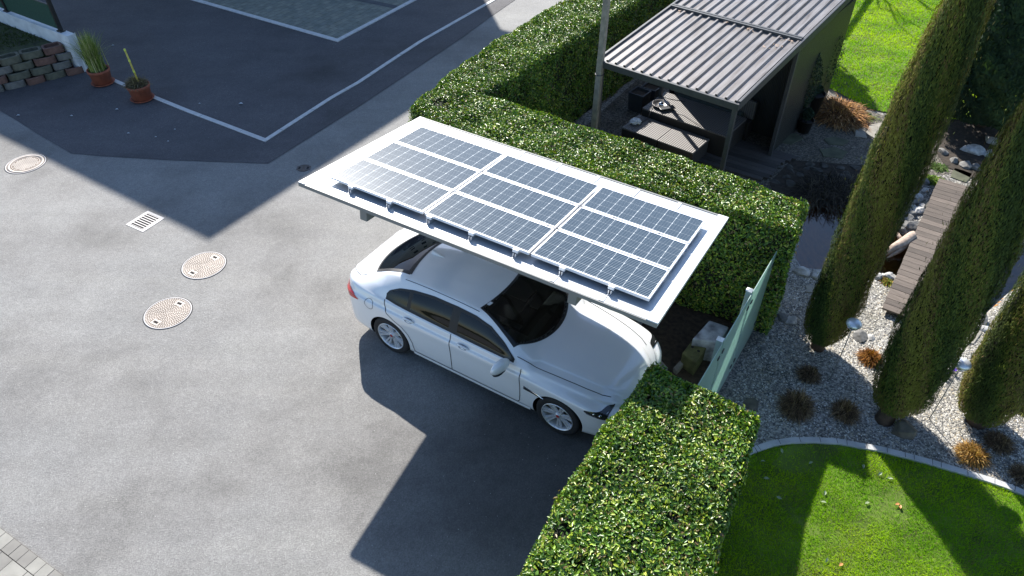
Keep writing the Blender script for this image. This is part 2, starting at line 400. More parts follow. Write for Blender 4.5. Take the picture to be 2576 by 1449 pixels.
def paverm(name, c1, c2, mortar, sx, sy, rot):
    m, t, b = nodes(name); tc = N(t, 'ShaderNodeTexCoord')
    mp = N(t, 'ShaderNodeMapping'); mp.inputs['Rotation'].default_value = (0, 0, rot); t.links.new(tc.outputs['Object'], mp.inputs[0])
    br = N(t, 'ShaderNodeTexBrick'); br.inputs['Scale'].default_value = 1; br.inputs['Brick Width'].default_value = sx; br.inputs['Row Height'].default_value = sy
    br.inputs['Mortar Size'].default_value = .006; br.inputs['Color1'].default_value = (*c1, 1); br.inputs['Color2'].default_value = (*c2, 1); br.inputs['Mortar'].default_value = (*mortar, 1)
    t.links.new(mp.outputs[0], br.inputs['Vector'])
    n = N(t, 'ShaderNodeTexNoise', Scale=5., Detail=6.0); t.links.new(tc.outputs['Object'], n.inputs['Vector'])
    t.links.new(mix(t, 1., br.outputs['Color'], ramp(t, n.outputs['Fac'], [(.3, (.75, .75, .72)), (.7, (1.1, 1.1, 1.1))]).outputs[0], 'MULTIPLY'), b.inputs['Base Color'])
    b.inputs['Roughness'].default_value = .85
    bump(t, b, br.outputs['Fac'], .5, -.01)
    return m

# ================================================================ the setting
GA = Vector((-.84, .54)).normalized(); GB = Vector((.563, .826))      # the two directions of the neighbour's plot
border = [(-2.6, -9), (.78, 2.3), (1.8, 4.55), (2.45, 5.95), (3.04, 6.86), (3.70, 7.88), (3.95, 8.35), (-.95, 12.0), (2.75, 17.0), (9, 25.2), (17, 34)]
pond_px = [(1990, 640), (2030, 500), (2065, 478), (2150, 478), (2215, 500), (2262, 560), (2292, 590), (2345, 610), (2450, 600), (2640, 610),
           (2660, 690), (2560, 730), (2490, 795), (2420, 800), (2330, 740), (2243, 688), (2195, 690), (2130, 690), (2070, 678), (2015, 676)]
pond = [G2(*q) for q in pond_px]
# base sheet with an opening for the pond
bm = bmesh.new()
X0, X1, Y0, Y1 = 4.6, 11.5, 7.0, 12.8; BG = 400
for a, b_, c, d in ((-BG, X0, -BG, BG), (X1, BG, -BG, BG), (X0, X1, -BG, Y0), (X0, X1, Y1, BG)):
    poly(bm, [(a, c), (b_, c), (b_, d), (a, d)], -.03)
bmesh.ops.remove_doubles(bm, verts=bm.verts, dist=1e-4)
tag(obj('ground', bm, M['soil_grass']), kind='structure')
bm = bmesh.new()
poly(bm, [(-40, -9)] + border + [(-40, 34)], 0)
tag(obj('driveway', bm, M['asph_old']), kind='structure')
# newer, darker asphalt of the neighbour's yard
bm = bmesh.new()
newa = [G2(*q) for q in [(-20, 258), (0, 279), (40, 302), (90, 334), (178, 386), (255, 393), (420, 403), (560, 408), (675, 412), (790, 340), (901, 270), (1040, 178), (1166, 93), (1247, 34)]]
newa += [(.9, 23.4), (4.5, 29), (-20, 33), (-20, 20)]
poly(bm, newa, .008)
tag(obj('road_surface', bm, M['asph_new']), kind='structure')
# flush pale edging stones
edge_px = [(229, 180), (284, 202), (382, 243), (470, 279), (568, 316), (668, 354), (750, 301), (834, 247), (901, 209), (979, 157), (1057, 106), (1150, 53), (1244, 0)]
bm = bmesh.new(); e3 = [G2(*q) for q in edge_px]; e3.append((e3[-1][0]+GB.x*6, e3[-1][1]+GB.y*6))
strip(bm, e3, .105, .0, .022)
tag(obj('kerb', bm, None or M['kerbstone']), kind='structure')
# joints of the edging: thin dark lines
bm = bmesh.new()
for a, b_ in zip(e3, e3[1:]):
    a = Vector(a); b_ = Vector(b_); L = (b_-a).length; d = (b_-a)/L; n = Vector((-d.y, d.x)); k = 0.5
    while k < L:
        c = a+d*k; poly(bm, [c-n*.05-d*.004, c+n*.05-d*.004, c+n*.05+d*.004, c-n*.05+d*.004], .0245); k += 1.0
tag(obj('kerb_joints', bm, M['gap']), kind='structure')
# paved terrace at the top with a pale border
t0 = Vector(G2(850, 107)); dL = (Vector(G2(483, 0))-t0).normalized(); dR = (Vector(G2(1048, 0))-t0).normalized()
bm = bmesh.new(); inn = t0+(dL+dR)*.13
poly(bm, [inn, inn+dL*11, inn+dL*11+dR*10, inn+dR*10], .012)
M['paver'] = paverm('grey_green_pavers', (.15, .165, .15), (.22, .225, .19), (.10, .105, .085), .26, .17, -math.atan2(dR.y, dR.x))
tag(obj('terrace', bm, M['paver']), kind='structure')
bm = bmesh.new(); strip(bm, [t0+dL*11, t0+(dL+dR)*.07, t0+dR*10], .14, 0, .03)
tag(obj('terrace_border', bm, M['kerbstone']), kind='structure')
bm = bmesh.new()
p1, p2 = Vector(G2(1401*.644, 0)), Vector(G2(1008, 20)); dd = (Vector(G2(1009, 21))-Vector(G2(905, 0))).normalized()
q0 = Vector(G2(903, 0)); nn = Vector((-dd.y, dd.x))
L_ = (Vector(G2(1009, 20))-q0).length
poly(bm, [q0-nn*.12-dd*3, q0+nn*.12-dd*3, q0+nn*.12+dd*L_, q0-nn*.12+dd*L_], .016)
tag(obj('terrace_band', bm, simple('dark_paver_band', (.07, .075, .085), .85, var=.2)), kind='structure')
# pavers at the lower left: laid as single stones
c0 = Vector(G2(0, 1327)); c1 = Vector(G2(153, 1443)); u_ = (c1-c0).normalized(); v_ = Vector((-u_.y, u_.x))
if v_.y > 0: v_ = -v_
bm = bmesh.new(); k = 0
rows = [0, .175, .385, .60, .82, 1.04, 1.26]
for r0, r1 in zip(rows, rows[1:]):
    s = -2.2 + .07*k
    while s < 3.0:
        L = (.165 if r0 == 0 else .21)*random.choice([1, 1, 1.35, .9])
        p = [c0+u_*(s+.004)+v_*(r0+.004), c0+u_*(s+L-.004)+v_*(r0+.004), c0+u_*(s+L-.004)+v_*(r1-.004), c0+u_*(s+.004)+v_*(r1-.004)]
        prism(bm, p, -.02, .016+random.uniform(-.0015, .0015), mi=random.choice([0, 0, 1])); s += L
    k += 1
tag(obj('paving', bm, [simple('paver_grey', (.20, .19, .17), .85, var=.12, scale=6, bs=.2), simple('paver_pale', (.27, .26, .23), .85, var=.12, scale=6, bs=.2)]), kind='structure')
bm = bmesh.new(); poly(bm, [c0-u_*2.3, c0+u_*3.1, c0+u_*3.1+v_*1.28, c0-u_*2.3+v_*1.28], .004)
tag(obj('paving_bed', bm, M['earth']), kind='structure')

# ---- gravel garden with the pond basin pressed into it
step = .09
xs = np.arange(-3, 22, step); ys = np.arange(-9, 30, step)
gx, gy = np.meshgrid(xs, ys)
def seg_dist(x, y, P):
    d = np.full(np.shape(x), 1e9); n = len(P)
    for i in range(n):
        ax, ay = P[i]; bx, by = P[(i+1) % n]
        t = np.clip(((x-ax)*(bx-ax)+(y-ay)*(by-ay))/((bx-ax)**2+(by-ay)**2+1e-12), 0, 1)
        d = np.minimum(d, np.hypot(x-ax-t*(bx-ax), y-ay-t*(by-ay)))
    return d
inside = inpoly(gx, gy, pond); sd = seg_dist(gx, gy, pond)
depth = np.where(inside, -np.clip(sd, 0, .5)*1.0, 0)
gz = .012 + depth + np.where(inside, 0, .004*np.sin(gx*3.1)*np.cos(gy*2.7))
garden = [(x-.10, y+.04) for x, y in border] + [(22, 30), (22, -9)]
inside_g = inpoly(gx, gy, garden)
idx = -np.ones(gx.shape, int); 
cellok = inside_g[:-1, :-1] & inside_g[1:, :-1] & inside_g[:-1, 1:] & inside_g[1:, 1:]
use = np.zeros(gx.shape, bool); use[:-1, :-1] |= cellok; use[1:, :-1] |= cellok; use[:-1, 1:] |= cellok; use[1:, 1:] |= cellok
idx[use] = np.arange(use.sum())
V = np.stack([gx[use], gy[use], gz[use]], -1)
I, J = np.nonzero(cellok)
F = np.stack([idx[I, J], idx[I, J+1], idx[I+1, J+1], idx[I+1, J]], -1)
gm = npmesh('gravel_bed', V, F, smooth=True)
m, t, b = nodes('pond_bed'); tc = N(t, 'ShaderNodeTexCoord')
n_ = N(t, 'ShaderNodeTexNoise', Scale=5., Detail=6.0); t.links.new(tc.outputs['Object'], n_.inputs['Vector'])
t.links.new(ramp(t, n_.outputs['Fac'], [(.3, (.10, .04, .006)), (.5, (.30, .13, .015)), (.7, (.45, .24, .04))]).outputs[0], b.inputs['Base Color']); b.inputs['Roughness'].default_value = .9
M['pond_bed'] = m
go = link('gravel_bed', gm, [M['gravel'], M['pond_bed']])
pin = V[F].mean(1)[:, 2] < -.075
gm.polygons.foreach_set('material_index', pin.astype(np.int32))
tag(go, kind='structure')
bm = bmesh.new(); strip(bm, [(.6, 2.6), (1.72, 4.6), (2.37, 6.0), (2.96, 6.88), (3.62, 7.9), (3.85, 8.4)], .16, -.02, .055); tag(obj('kerb', bm, M['rock_grey']), kind='structure')
bm = bmesh.new(); poly(bm, [(1.70, 4.9), (2.30, 6.05), (2.89, 6.93), (3.55, 7.95), (3.8, 8.5), (3.2, 8.9), (1.0, 10.4), (.4, 9.6), (1.9, 8.0), (2.3, 7.2), (2.0, 6.4), (1.2, 5.2)], .006); tag(obj('soil', bm, M['earth']), kind='structure')  # dark soil, its sheet extended to stand in for shade by the car nose
# water
def water():
    m, t, b = nodes('pond_water')
    tr = N(t, 'ShaderNodeBsdfTransparent'); tr.inputs[0].default_value = (.62, .50, .38, 1)
    gl = N(t, 'ShaderNodeBsdfGlossy'); gl.inputs['Roughness'].default_value = .02; gl.inputs['Color'].default_value = (1, 1, 1, 1)
    tc = N(t, 'ShaderNodeTexCoord'); n = N(t, 'ShaderNodeTexNoise', Scale=9., Detail=3.0); t.links.new(tc.outputs['Object'], n.inputs['Vector'])
    bp = N(t, 'ShaderNodeBump'); bp.inputs['Strength'].default_value = .12; bp.inputs['Distance'].default_value = .01
    t.links.new(n.outputs['Fac'], bp.inputs['Height']); t.links.new(bp.outputs[0], gl.inputs['Normal'])
    fr = N(t, 'ShaderNodeFresnel'); fr.inputs[0].default_value = 1.6; t.links.new(bp.outputs[0], fr.inputs['Normal'])
    ms = N(t, 'ShaderNodeMixShader'); t.links.new(fr.outputs[0], ms.inputs[0]); t.links.new(tr.outputs[0], ms.inputs[1]); t.links.new(gl.outputs[0], ms.inputs[2])
    t.links.new(ms.outputs[0], t.nodes['Material Output'].inputs[0]); return m
bm = bmesh.new(); poly(bm, pond, -.07)
tag(obj('water', bm, water()), kind='structure')
# lawns
kerb_px = [(1870, 1142), (1889, 1133), (1939, 1116), (1989, 1108), (2039, 1107), (2105, 1111), (2155, 1121), (2205, 1129), (2272, 1146), (2339, 1164), (2405, 1184), (2472, 1204), (2522, 1221), (2576, 1243), (2700, 1290)]
kerb = [G2(*q) for q in kerb_px]
kin = [(x+.0, y-.07) for x, y in kerb]
lawn1 = kin + [(9.5, 4.3), (9.5, -6), (-.6, -6), (1.5, 2.2), (2.2, 4.0)]
lawn2 = [G2(1935, 130), G2(2000, 222), G2(2064, 216), G2(2110, 236), G2(2156, 263), G2(2188, 277), G2(2250, 290), G2(2380, 302), G2(2576, 322), (22, 14.5), (22, 30), (12.2, 29)]
for nm, P in (('lawn', lawn1), ('lawn', lawn2)):
    bm = bmesh.new(); f = poly(bm, P, .028); bmesh.ops.triangulate(bm, faces=[f])
    tag(obj(nm, bm, M['turf']), kind='structure')
bm = bmesh.new(); strip(bm, [(x, y-.035) for x, y in kerb], .085, -.01, .062); 
o = obj('kerb', bm, M['concrete']); tag(o, kind='structure')
bm = bmesh.new()
for (ax, ay), (bx, by) in zip(kerb[1:], kerb[2:]):
    a = Vector((ax, ay-.035)); b_ = Vector((bx, by-.035)); L = (b_-a).length; d = (b_-a)/L; n = Vector((-d.y, d.x)); q = .1
    while q < L:
        c = a+d*q; poly(bm, [c-n*.041-d*.003, c+n*.041-d*.003, c+n*.041+d*.003, c-n*.041+d*.003], .0645); q += .22
tag(obj('kerb_joints', bm, M['gap']), kind='structure')
# dark leaf mould and soil patches
for nm, px in (('soil_path', [(2372, 300), (2576, 322), (2640, 420), (2540, 440), (2440, 450), (2375, 420), (2350, 380)]),
               ('soil', [(1935, 462), (1990, 405), (2190, 420), (2180, 476), (2060, 474), (2010, 500), (1950, 500)])):
    bm = bmesh.new(); poly(bm, [G2(*q) for q in px], .03 if nm == 'soil_path' else .026)
    tag(obj('soil', bm, M['earth']), kind='structure')

bm = bmesh.new(); poly(bm, [(3.9, 8.9), (1.0, 11.6), (.4, 12.4), (3.2, 16.8), (6.6, 21.5), (7.6, 17.0), (8.2, 14.9), (9.4, 14.2), (8.9, 12.4), (7.4, 12.05), (6.5, 11.95), (5.6, 11.9), (5.2, 11.2), (4.6, 9.4)], .0175)
m = M['bark_gravel'] = voro_stone('brown_gravel', [(0, (.035, .03, .025)), (.5, (.10, .088, .07)), (1, (.24, .21, .17))], 36)  # brown gravel, its tone lowered further for the shade around the shed
tag(obj('gravel_path', bm, m), kind='structure')
# ---- pebbles over the gravel, grass blades
def scatter(P, n, avoid=(), res=None):
    P_ = np.array(P); out = []; tot = 0
    while tot < n:
        x = rng.uniform(P_[:, 0].min(), P_[:, 0].max(), n); y = rng.uniform(P_[:, 1].min(), P_[:, 1].max(), n)
        k = inpoly(x, y, P)
        for A in avoid: k &= ~inpoly(x, y, A)
        out.append(np.stack([x[k], y[k]], -1)); tot += k.sum()
    return np.concatenate(out)[:n]
OCT = np.array([(1, 0, 0), (0, 1, 0), (-1, 0, 0), (0, -1, 0), (0, 0, 1)]); OF = np.array([(0, 1, 4), (1, 2, 4), (2, 3, 4), (3, 0, 4)])
def pebbles(name, P2, smin, smax, z, pal):
    n = len(P2); s = rng.uniform(smin, smax, n); a = rng.uniform(0, 2*pi, n)
    v = OCT[None]*np.stack([s, s*rng.uniform(.5, .9, n), s*rng.uniform(.25, .6, n)], -1)[:, None]*rng.uniform(.75, 1.25, (n, 5, 3))
    c, s_ = np.cos(a)[:, None], np.sin(a)[:, None]
    x = v[..., 0]*c-v[..., 1]*s_; y = v[..., 0]*s_+v[..., 1]*c
    V = np.stack([x+P2[:, None, 0], y+P2[:, None, 1], v[..., 2]+z], -1).reshape(-1, 3)
    F = (OF[None]+5*np.arange(n)[:, None, None]).reshape(-1, 3)
    pal = np.array(pal); col = pal[rng.integers(0, len(pal), n)]*rng.uniform(.7, 1.25, (n, 1))
    return npmesh(name, V, F, np.repeat(col, 5, 0))
bedA = [(2.7, 5.0), (2.9, 6.3), (3.9, 8.2), (4.4, 9.4), (7.9, 9.5), (9.7, 7.4), (8, 4.5), (5.2, 5.4), (3.9, 5.75), (3.2, 5.7)]
PB = scatter(bedA, 42000, [pond, lawn1])
pal = [(.48, .44, .36), (.34, .32, .27), (.56, .53, .46), (.20, .19, .17), (.40, .34, .24), (.64, .62, .56), (.13, .125, .12), (.29, .28, .27)]
tag(link('gravel', pebbles('gravel', PB, .007, .020, .013, pal), M['pebble']), kind='stuff')
bedB = [(3.6, 10.5), (1.2, 12.8), (2.2, 15), (3.6, 17), (8.4, 14.4), (11, 13), (9.5, 10.8), (7.2, 12.0), (6.2, 11.9), (5.4, 11.6)]
PB = scatter(bedB, 30000, [pond, lawn2])
tag(link('gravel', pebbles('gravel', PB, .010, .026, .013, [(.17, .15, .12), (.10, .09, .075), (.24, .215, .17), (.06, .055, .05), (.13, .11, .08), (.30, .28, .24)]), M['pebble']), kind='stuff')  # brown pebbles, palette also darkened for the shade by the shed
def blades(name, P2, hmin, hmax, wd, z, colfn, parent=None, lean=.5):
    n = len(P2); h = rng.uniform(hmin, hmax, n); a = rng.uniform(0, 2*pi, n); l = rng.normal(0, lean, (n, 2))*h[:, None]
    dx = np.cos(a)*wd; dy = np.sin(a)*wd
    B = np.stack([P2[:, 0], P2[:, 1], np.full(n, z)], -1)
    v0 = B+np.stack([dx, dy, 0*dx], -1); v1 = B-np.stack([dx, dy, 0*dx], -1)
    v2 = B+np.stack([l[:, 0], l[:, 1], h], -1)
    V = np.stack([v0, v1, v2], 1).reshape(-1, 3); F = np.arange(3*n).reshape(-1, 3)
    return npmesh(name, V, F, np.repeat(colfn(n, P2), 3, 0))
def patch(P2, f1=1.3, f2=3.7, ph=0.):
    x, y = P2[:, 0], P2[:, 1]
    return .5+.25*np.sin(f1*x+1.7*np.sin(f1*.8*y)+ph)+.25*np.sin(f2*y+1.3*np.sin(f2*.7*x)+2*ph)
def lawncol(n, P2):
    p = np.clip(.5+1.1*(patch(P2)-.5)+.5*(patch(P2, 4.7, 9.1, 2.)-.5)+rng.normal(0, .16, n), 0, 1)[:, None]
    c = np.array((.17, .36, .006))*(1-p)+np.array((.42, .56, .008))*p
    c = c*rng.uniform(.75, 1.25, (n, 1))
    dry = rng.random(n) < .04+.16*(patch(P2, 3.1, 5.9, 4.) > .78); c[dry] = (.26, .23, .10)
    return c
vis1 = [(x, y) for x, y in kin] + [(6.9, 2.6), (2.2, 2.6), (2.0, 4.0)]
P = scatter(vis1, 120000, [])
bare = patch(P, 2.1, 5.3, 1.)+rng.normal(0, .1, len(P)); near = np.hypot(P[:, 0]-4.1, P[:, 1]-5.1) < .8
P = P[~(near & (bare > .52) & (rng.random(len(P)) < .8))]
tag(link('grass', blades('grass', P, .018, .042, .0032, .028, lawncol), M['blade']), kind='stuff')
vis2 = lawn2[:9] + [(17.5, 16), (17.5, 24), (12, 24.5)]
P = scatter(vis2, 110000)
tag(link('grass', blades('grass', P, .03, .06, .008, .028, lawncol, lean=.6), M['blade']), kind='stuff')

# ---------------------------------------------------------------- leaf clouds
def frame_from(nrm, ax):
    nrm = nrm/np.linalg.norm(nrm, axis=1, keepdims=True)
    ax = ax-nrm*(ax*nrm).sum(1, keepdims=True); ax /= np.linalg.norm(ax, axis=1, keepdims=True)+1e-9
    return nrm, ax, np.cross(nrm, ax)
def leafmesh(name, P, nrm, ax, L, W, cols, fold=.25):
    n = len(P); nrm, ax, sd_ = frame_from(nrm, ax)
    L = L[:, None]; W = W[:, None]
    v = [P-ax*L*.5, P-ax*L*.12+sd_*W*.5+nrm*W*fold, P+ax*L*.22+sd_*W*.42+nrm*W*fold, P+ax*L*.5-nrm*L*.10,
         P+ax*L*.22-sd_*W*.42+nrm*W*fold, P-ax*L*.12-sd_*W*.5+nrm*W*fold]
    V = np.stack(v, 1).reshape(-1, 3); o = 6*np.arange(n)[:, None]
    F = np.concatenate([o+np.array([[0, 1, 2, 3]]), o+np.array([[3, 4, 5, 0]])])
    return npmesh(name, V, F, np.repeat(cols, 6, 0))
def hedge_leaves(P, h, dens, L0, edges=None, round_=.12, z0=.05):
    """points and normals over the top and the sides of the prism P"""
    pts, nr = [], []
    A = np.array(P); area = abs(sum(A[i][0]*A[(i+1) % len(A)][1]-A[(i+1) % len(A)][0]*A[i][1] for i in range(len(A))))/2
    q = scatter(P, int(area*dens)); d = seg_dist(q[:, 0], q[:, 1], [tuple(a) for a in A])
    und = .022*np.sin(q[:, 0]*3.3+q[:, 1]*1.9)+.018*np.sin(q[:, 1]*7.1-q[:, 0]*4.3)+.012*np.sin(q[:, 0]*13+q[:, 1]*11)
    z = h+und-np.clip(round_-d, 0, round_)**2/round_*1.0 - rng.exponential(.034, len(q))
    pts.append(np.stack([q[:, 0], q[:, 1], z], -1)); nr.append(np.tile([0, 0, 1.], (len(q), 1)))
    n = len(A); sgn = np.sign(sum(A[i][0]*A[(i+1) % n][1]-A[(i+1) % n][0]*A[i][1] for i in range(n)))
    for i in range(n):
        if edges is not None and i not in edges: continue
        a, b_ = A[i], A[(i+1) % n]; L = np.linalg.norm(b_-a); m = int(L*h*dens*.8)
        s = rng.random(m); zz = rng.uniform(z0, h, m); d_ = (b_-a)/L; nn = np.array([d_[1], -d_[0]])*sgn
        off = .03*np.sin(s*L*3.1+zz*2.3)+.02*np.sin(s*L*8.3-zz*6)-rng.exponential(.055, m)-np.clip(round_-(h-zz), 0, round_)**2/round_*.8
        pt = a+np.outer(s, b_-a)+np.outer(off, nn)
        pts.append(np.stack([pt[:, 0], pt[:, 1], zz], -1)); nr.append(np.tile([nn[0], nn[1], .35], (m, 1)))
    return np.concatenate(pts), np.concatenate(nr)
def hedge(name, label, P, h, dens, L0, edges=None, bright=1., bare=()):
    root = thing(name, label, 'hedge', (P[0][0], P[0][1], 0)); off = np.array([P[0][0], P[0][1], 0])
    p, nr = hedge_leaves(P, h, dens, L0, edges); n = len(p)
    keep = np.ones(n, bool)
    for bx, by, br in bare:
        keep &= ~((np.hypot(p[:, 0]-bx, p[:, 1]-by) < br*rng.uniform(.6, 1.1, n)) & (rng.random(n) < .8) & (p[:, 2] > h-.3))
    p, nr = p[keep], nr[keep]; n = len(p)
    nr = nr/np.linalg.norm(nr, axis=1, keepdims=True)+rng.normal(0, .55, (n, 3)); ax = rng.normal(0, 1, (n, 3))
    L = L0*rng.uniform(.65, 1.3, n); W = L*rng.uniform(.36, .50, n)
    pal = np.array([(.040, .098, .014), (.085, .180, .018), (.160, .265, .022), (.27, .35, .028), (.37, .40, .07), (.22, .16, .06)])
    pr = np.array([.20, .30, .24, .14, .06, .06]); big = patch(p, 2.3, 6.1)
    k = rng.choice(len(pal), n, p=pr); col = pal[k]*rng.uniform(.75, 1.3, (n, 1))*bright*(.85+.3*big[:, None])
    link('foliage', leafmesh('foliage', p-off, nr, ax, L, W, col), M['leaf'], root)
    # inner branchwork: an inset prism, with twigs poking towards the surface
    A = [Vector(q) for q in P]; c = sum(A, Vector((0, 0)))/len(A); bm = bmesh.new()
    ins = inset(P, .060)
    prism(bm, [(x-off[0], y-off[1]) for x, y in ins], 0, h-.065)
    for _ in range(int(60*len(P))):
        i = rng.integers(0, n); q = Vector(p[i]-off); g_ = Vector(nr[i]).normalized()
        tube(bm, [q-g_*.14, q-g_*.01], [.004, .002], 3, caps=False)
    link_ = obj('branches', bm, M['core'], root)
    return root
def inset(P, d):
    n = len(P); A = [Vector(q) for q in P]
    s = 1 if sum(A[i].x*A[(i+1) % n].y-A[(i+1) % n].x*A[i].y for i in range(n)) > 0 else -1
    out = []
    for i in range(n):
        e0 = (A[i]-A[i-1]).normalized(); e1 = (A[(i+1) % n]-A[i]).normalized()
        n0 = Vector((-e0.y, e0.x))*s; n1 = Vector((-e1.y, e1.x))*s; m_ = (n0+n1).normalized()
        out.append(tuple(A[i]+m_*d/max(.35, m_.dot(n0))))
    return out
H1 = 2.0
hp1 = [G2(1648, 903, H1), G2(1745, 950, H1), G2(1838, 992, H1), G2(1922, 1038, H1), G2(1856, 1240, H1), G2(1790, 1449, H1)]
e = (Vector(hp1[5])-Vector(hp1[3])).normalized()
hp1 += [tuple(Vector(hp1[5])+e*2.6), tuple(Vector(hp1[5])+e*2.6+Vector((-1.4, .9)))]
hp1 += [G2(1318, 1408, H1), G2(1412, 1225, H1), G2(1540, 1035, H1)]
hedge('hedge', 'broad clipped laurel hedge in the foreground beside the car bonnet and the lower lawn', hp1, H1, 5400, .051, bare=[G2(1410, 1330, H1)+(.13,), G2(1560, 1180, H1)+(.06,), G2(1700, 1300, H1)+(.07,), G2(1800, 1110, H1)+(.06,), G2(1450, 1420, H1)+(.08,)])
H2 = 2.0
hp2 = [G2(1028, 262, H2), G2(1050, 300, H2), G2(1300, 385, H2), G2(1640, 480, H2), G2(2012, 590, H2), G2(2036, 502, H2), G2(1720, 388, H2), G2(1500, 318, H2), G2(1225, 232, H2)]
a = Vector(hp2[8]); b_ = Vector(G2(1440, 102, H2)); far = (b_-a).normalized()
hp2[1] = tuple(Vector(hp2[0])*.72+Vector(hp2[2])*.28 + Vector((-.12, -.16)))
hp2 += [tuple(a+far*7.5), tuple(a+far*7.5+Vector((-far.y, far.x))*1.25), G2(1400, 4, H2), G2(1225, 108, H2), G2(1120, 185, H2)]
hedge('hedge', 'long L-shaped clipped laurel hedge running behind the solar carport and up the driveway', hp2, H2, 3900, .050,
      bare=[G2(1105, 255, H2)+(.16,)])

# ---------------------------------------------------------------- conifers
def conifer_mesh(prof, n, tl, tw, bumpa, pal, lean=(0, 0), spread=.35, seed=0, droop=0., patches=1.):
    g = np.random.default_rng(seed); zs = np.array([p[0] for p in prof]); rs = np.array([p[1] for p in prof])
    zz = g.uniform(zs[0], zs[-1], n*3); rr = np.interp(zz, zs, rs); keep = g.random(n*3) < rr/rs.max(); zz = zz[keep][:n]; rr = rr[keep][:n]; n = len(zz)
    th = g.uniform(0, 2*pi, n)
    b_ = bumpa*(np.sin(th*5+zz*2.3+seed)*.5+np.sin(th*9-zz*5.1)*.3+np.sin(th*3+zz*9)*.35+np.sin(th*17+zz*13)*.25)
    r = rr*(1+b_)-g.exponential(.030, n)+np.where(g.random(n) < .03, g.exponential(.035, n), 0); r = np.maximum(r, .01)
    P = np.stack([r*np.cos(th)+lean[0]*zz, r*np.sin(th)+lean[1]*zz, zz], -1)
    rad = np.stack([np.cos(th), np.sin(th), 0*th], -1)
    ax = rad*spread+np.array([0, 0, 1.-droop])+g.normal(0, .20, (n, 3)); nr = rad+g.normal(0, .25, (n, 3))
    L = tl*g.uniform(.6, 1.35, n); W = tw*g.uniform(.7, 1.3, n)
    pal = np.array(pal); f = .5+.3*np.sin(th*2+zz*1.1+seed)+.3*np.sin(zz*3.3+th*4)+g.normal(0, .16, n)
    k = np.clip((f*len(pal)).astype(int), 0, len(pal)-1); col = pal[k]*g.uniform(.8, 1.2, (n, 1))
    return P, nr, ax, L, W, col
def tuftmesh(name, P, nr, ax, L, W, col):
    nr, ax, s = frame_from(nr, ax); L = L[:, None]; W = W[:, None]; n = len(P)
    V = np.stack([P-ax*L*.4, P+s*W*.5+ax*L*.05, P+ax*L*.6, P-s*W*.5+ax*L*.05], 1).reshape(-1, 3)
    F = np.arange(4*n).reshape(-1, 4); return npmesh(name, V, F, np.repeat(col, 4, 0))
CYP = [(.046, .070, .018), (.070, .098, .020), (.095, .120, .022), (.135, .145, .026), (.150, .105, .040), (.19, .18, .034)]
def cypress(label, base, prof, lean, n, seed, trunk, group='columnar cypresses in the gravel bed', stray=6):
    root = thing('cypress_tree', label, 'tree', (base[0], base[1], 0), 0, group)
    prof = [(z, r*.97) for z, r in prof]
    P, nr, ax, L, W, col = conifer_mesh(prof, n*2, .052, .011, .075, CYP, lean, .30, seed)
    g = np.random.default_rng(seed+50)
    link('crown', tuftmesh('crown', P, nr, ax, L, W, col), M['needle'], root)
    for c in root.children: cr = c
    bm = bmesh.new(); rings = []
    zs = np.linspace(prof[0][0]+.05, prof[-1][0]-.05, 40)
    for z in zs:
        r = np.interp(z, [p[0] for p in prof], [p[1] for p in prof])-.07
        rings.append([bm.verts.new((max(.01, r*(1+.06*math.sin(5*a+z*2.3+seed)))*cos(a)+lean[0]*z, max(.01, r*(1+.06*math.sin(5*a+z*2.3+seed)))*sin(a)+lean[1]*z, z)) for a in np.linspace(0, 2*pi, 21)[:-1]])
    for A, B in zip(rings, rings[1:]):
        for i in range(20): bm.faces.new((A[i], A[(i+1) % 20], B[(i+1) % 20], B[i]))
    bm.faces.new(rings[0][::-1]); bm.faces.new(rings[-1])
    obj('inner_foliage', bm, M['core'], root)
    bm = bmesh.new(); tr, ts = trunk
    tube(bm, [(ts[0], ts[1], -.1), (ts[0]*.7, ts[1]*.7, .15), (lean[0], lean[1], .6), (lean[0]*3, lean[1]*3, prof[-1][0]*.6)], [tr*1.35, tr*1.1, tr, tr*.5], 10)
    for k in range(5):
        a = g.uniform(0, 2*pi); tube(bm, [(ts[0]*.6, ts[1]*.6, .08+.05*k), (.15*cos(a), .15*sin(a), .3+.05*k), (.26*cos(a), .26*sin(a), .62)], [.028, .022, .012], 5)
    obj('trunk', bm, M['bark'], root)
    return root
cypress('columnar cypress nearest the frosted glass screen, leftmost of the three', (4.63, 7.62),
        [(.16, .10), (.24, .24), (.5, .33), (.9, .36), (1.4, .345), (2.1, .355), (3.3, .365), (4.1, .335), (4.8, .285), (5.15, .25), (5.9, .16), (6.4, .03)], (.028, .0), 46000, 3, (.085, (0, -.03)))
cypress('middle columnar cypress tree standing above the brown boulder', (5.25, 6.36),
        [(.13, .12), (.22, .30), (.5, .385), (1.2, .42), (1.85, .43), (2.3, .40), (2.8, .40), (3.6, .38), (4.5, .31), (5.4, .18), (6.0, .03)], (.0, .0), 46000, 5, (.10, (-.16, -.16)))
cypress('columnar cypress at the right edge, rightmost of the three', (6.40, 6.26),
        [(.10, .12), (.2, .34), (.6, .42), (1.2, .44), (2.2, .43), (3.4, .38), (4.5, .28), (5.6, .04)], (.0, .0), 40000, 9, (.11, (-.05, -.1)))
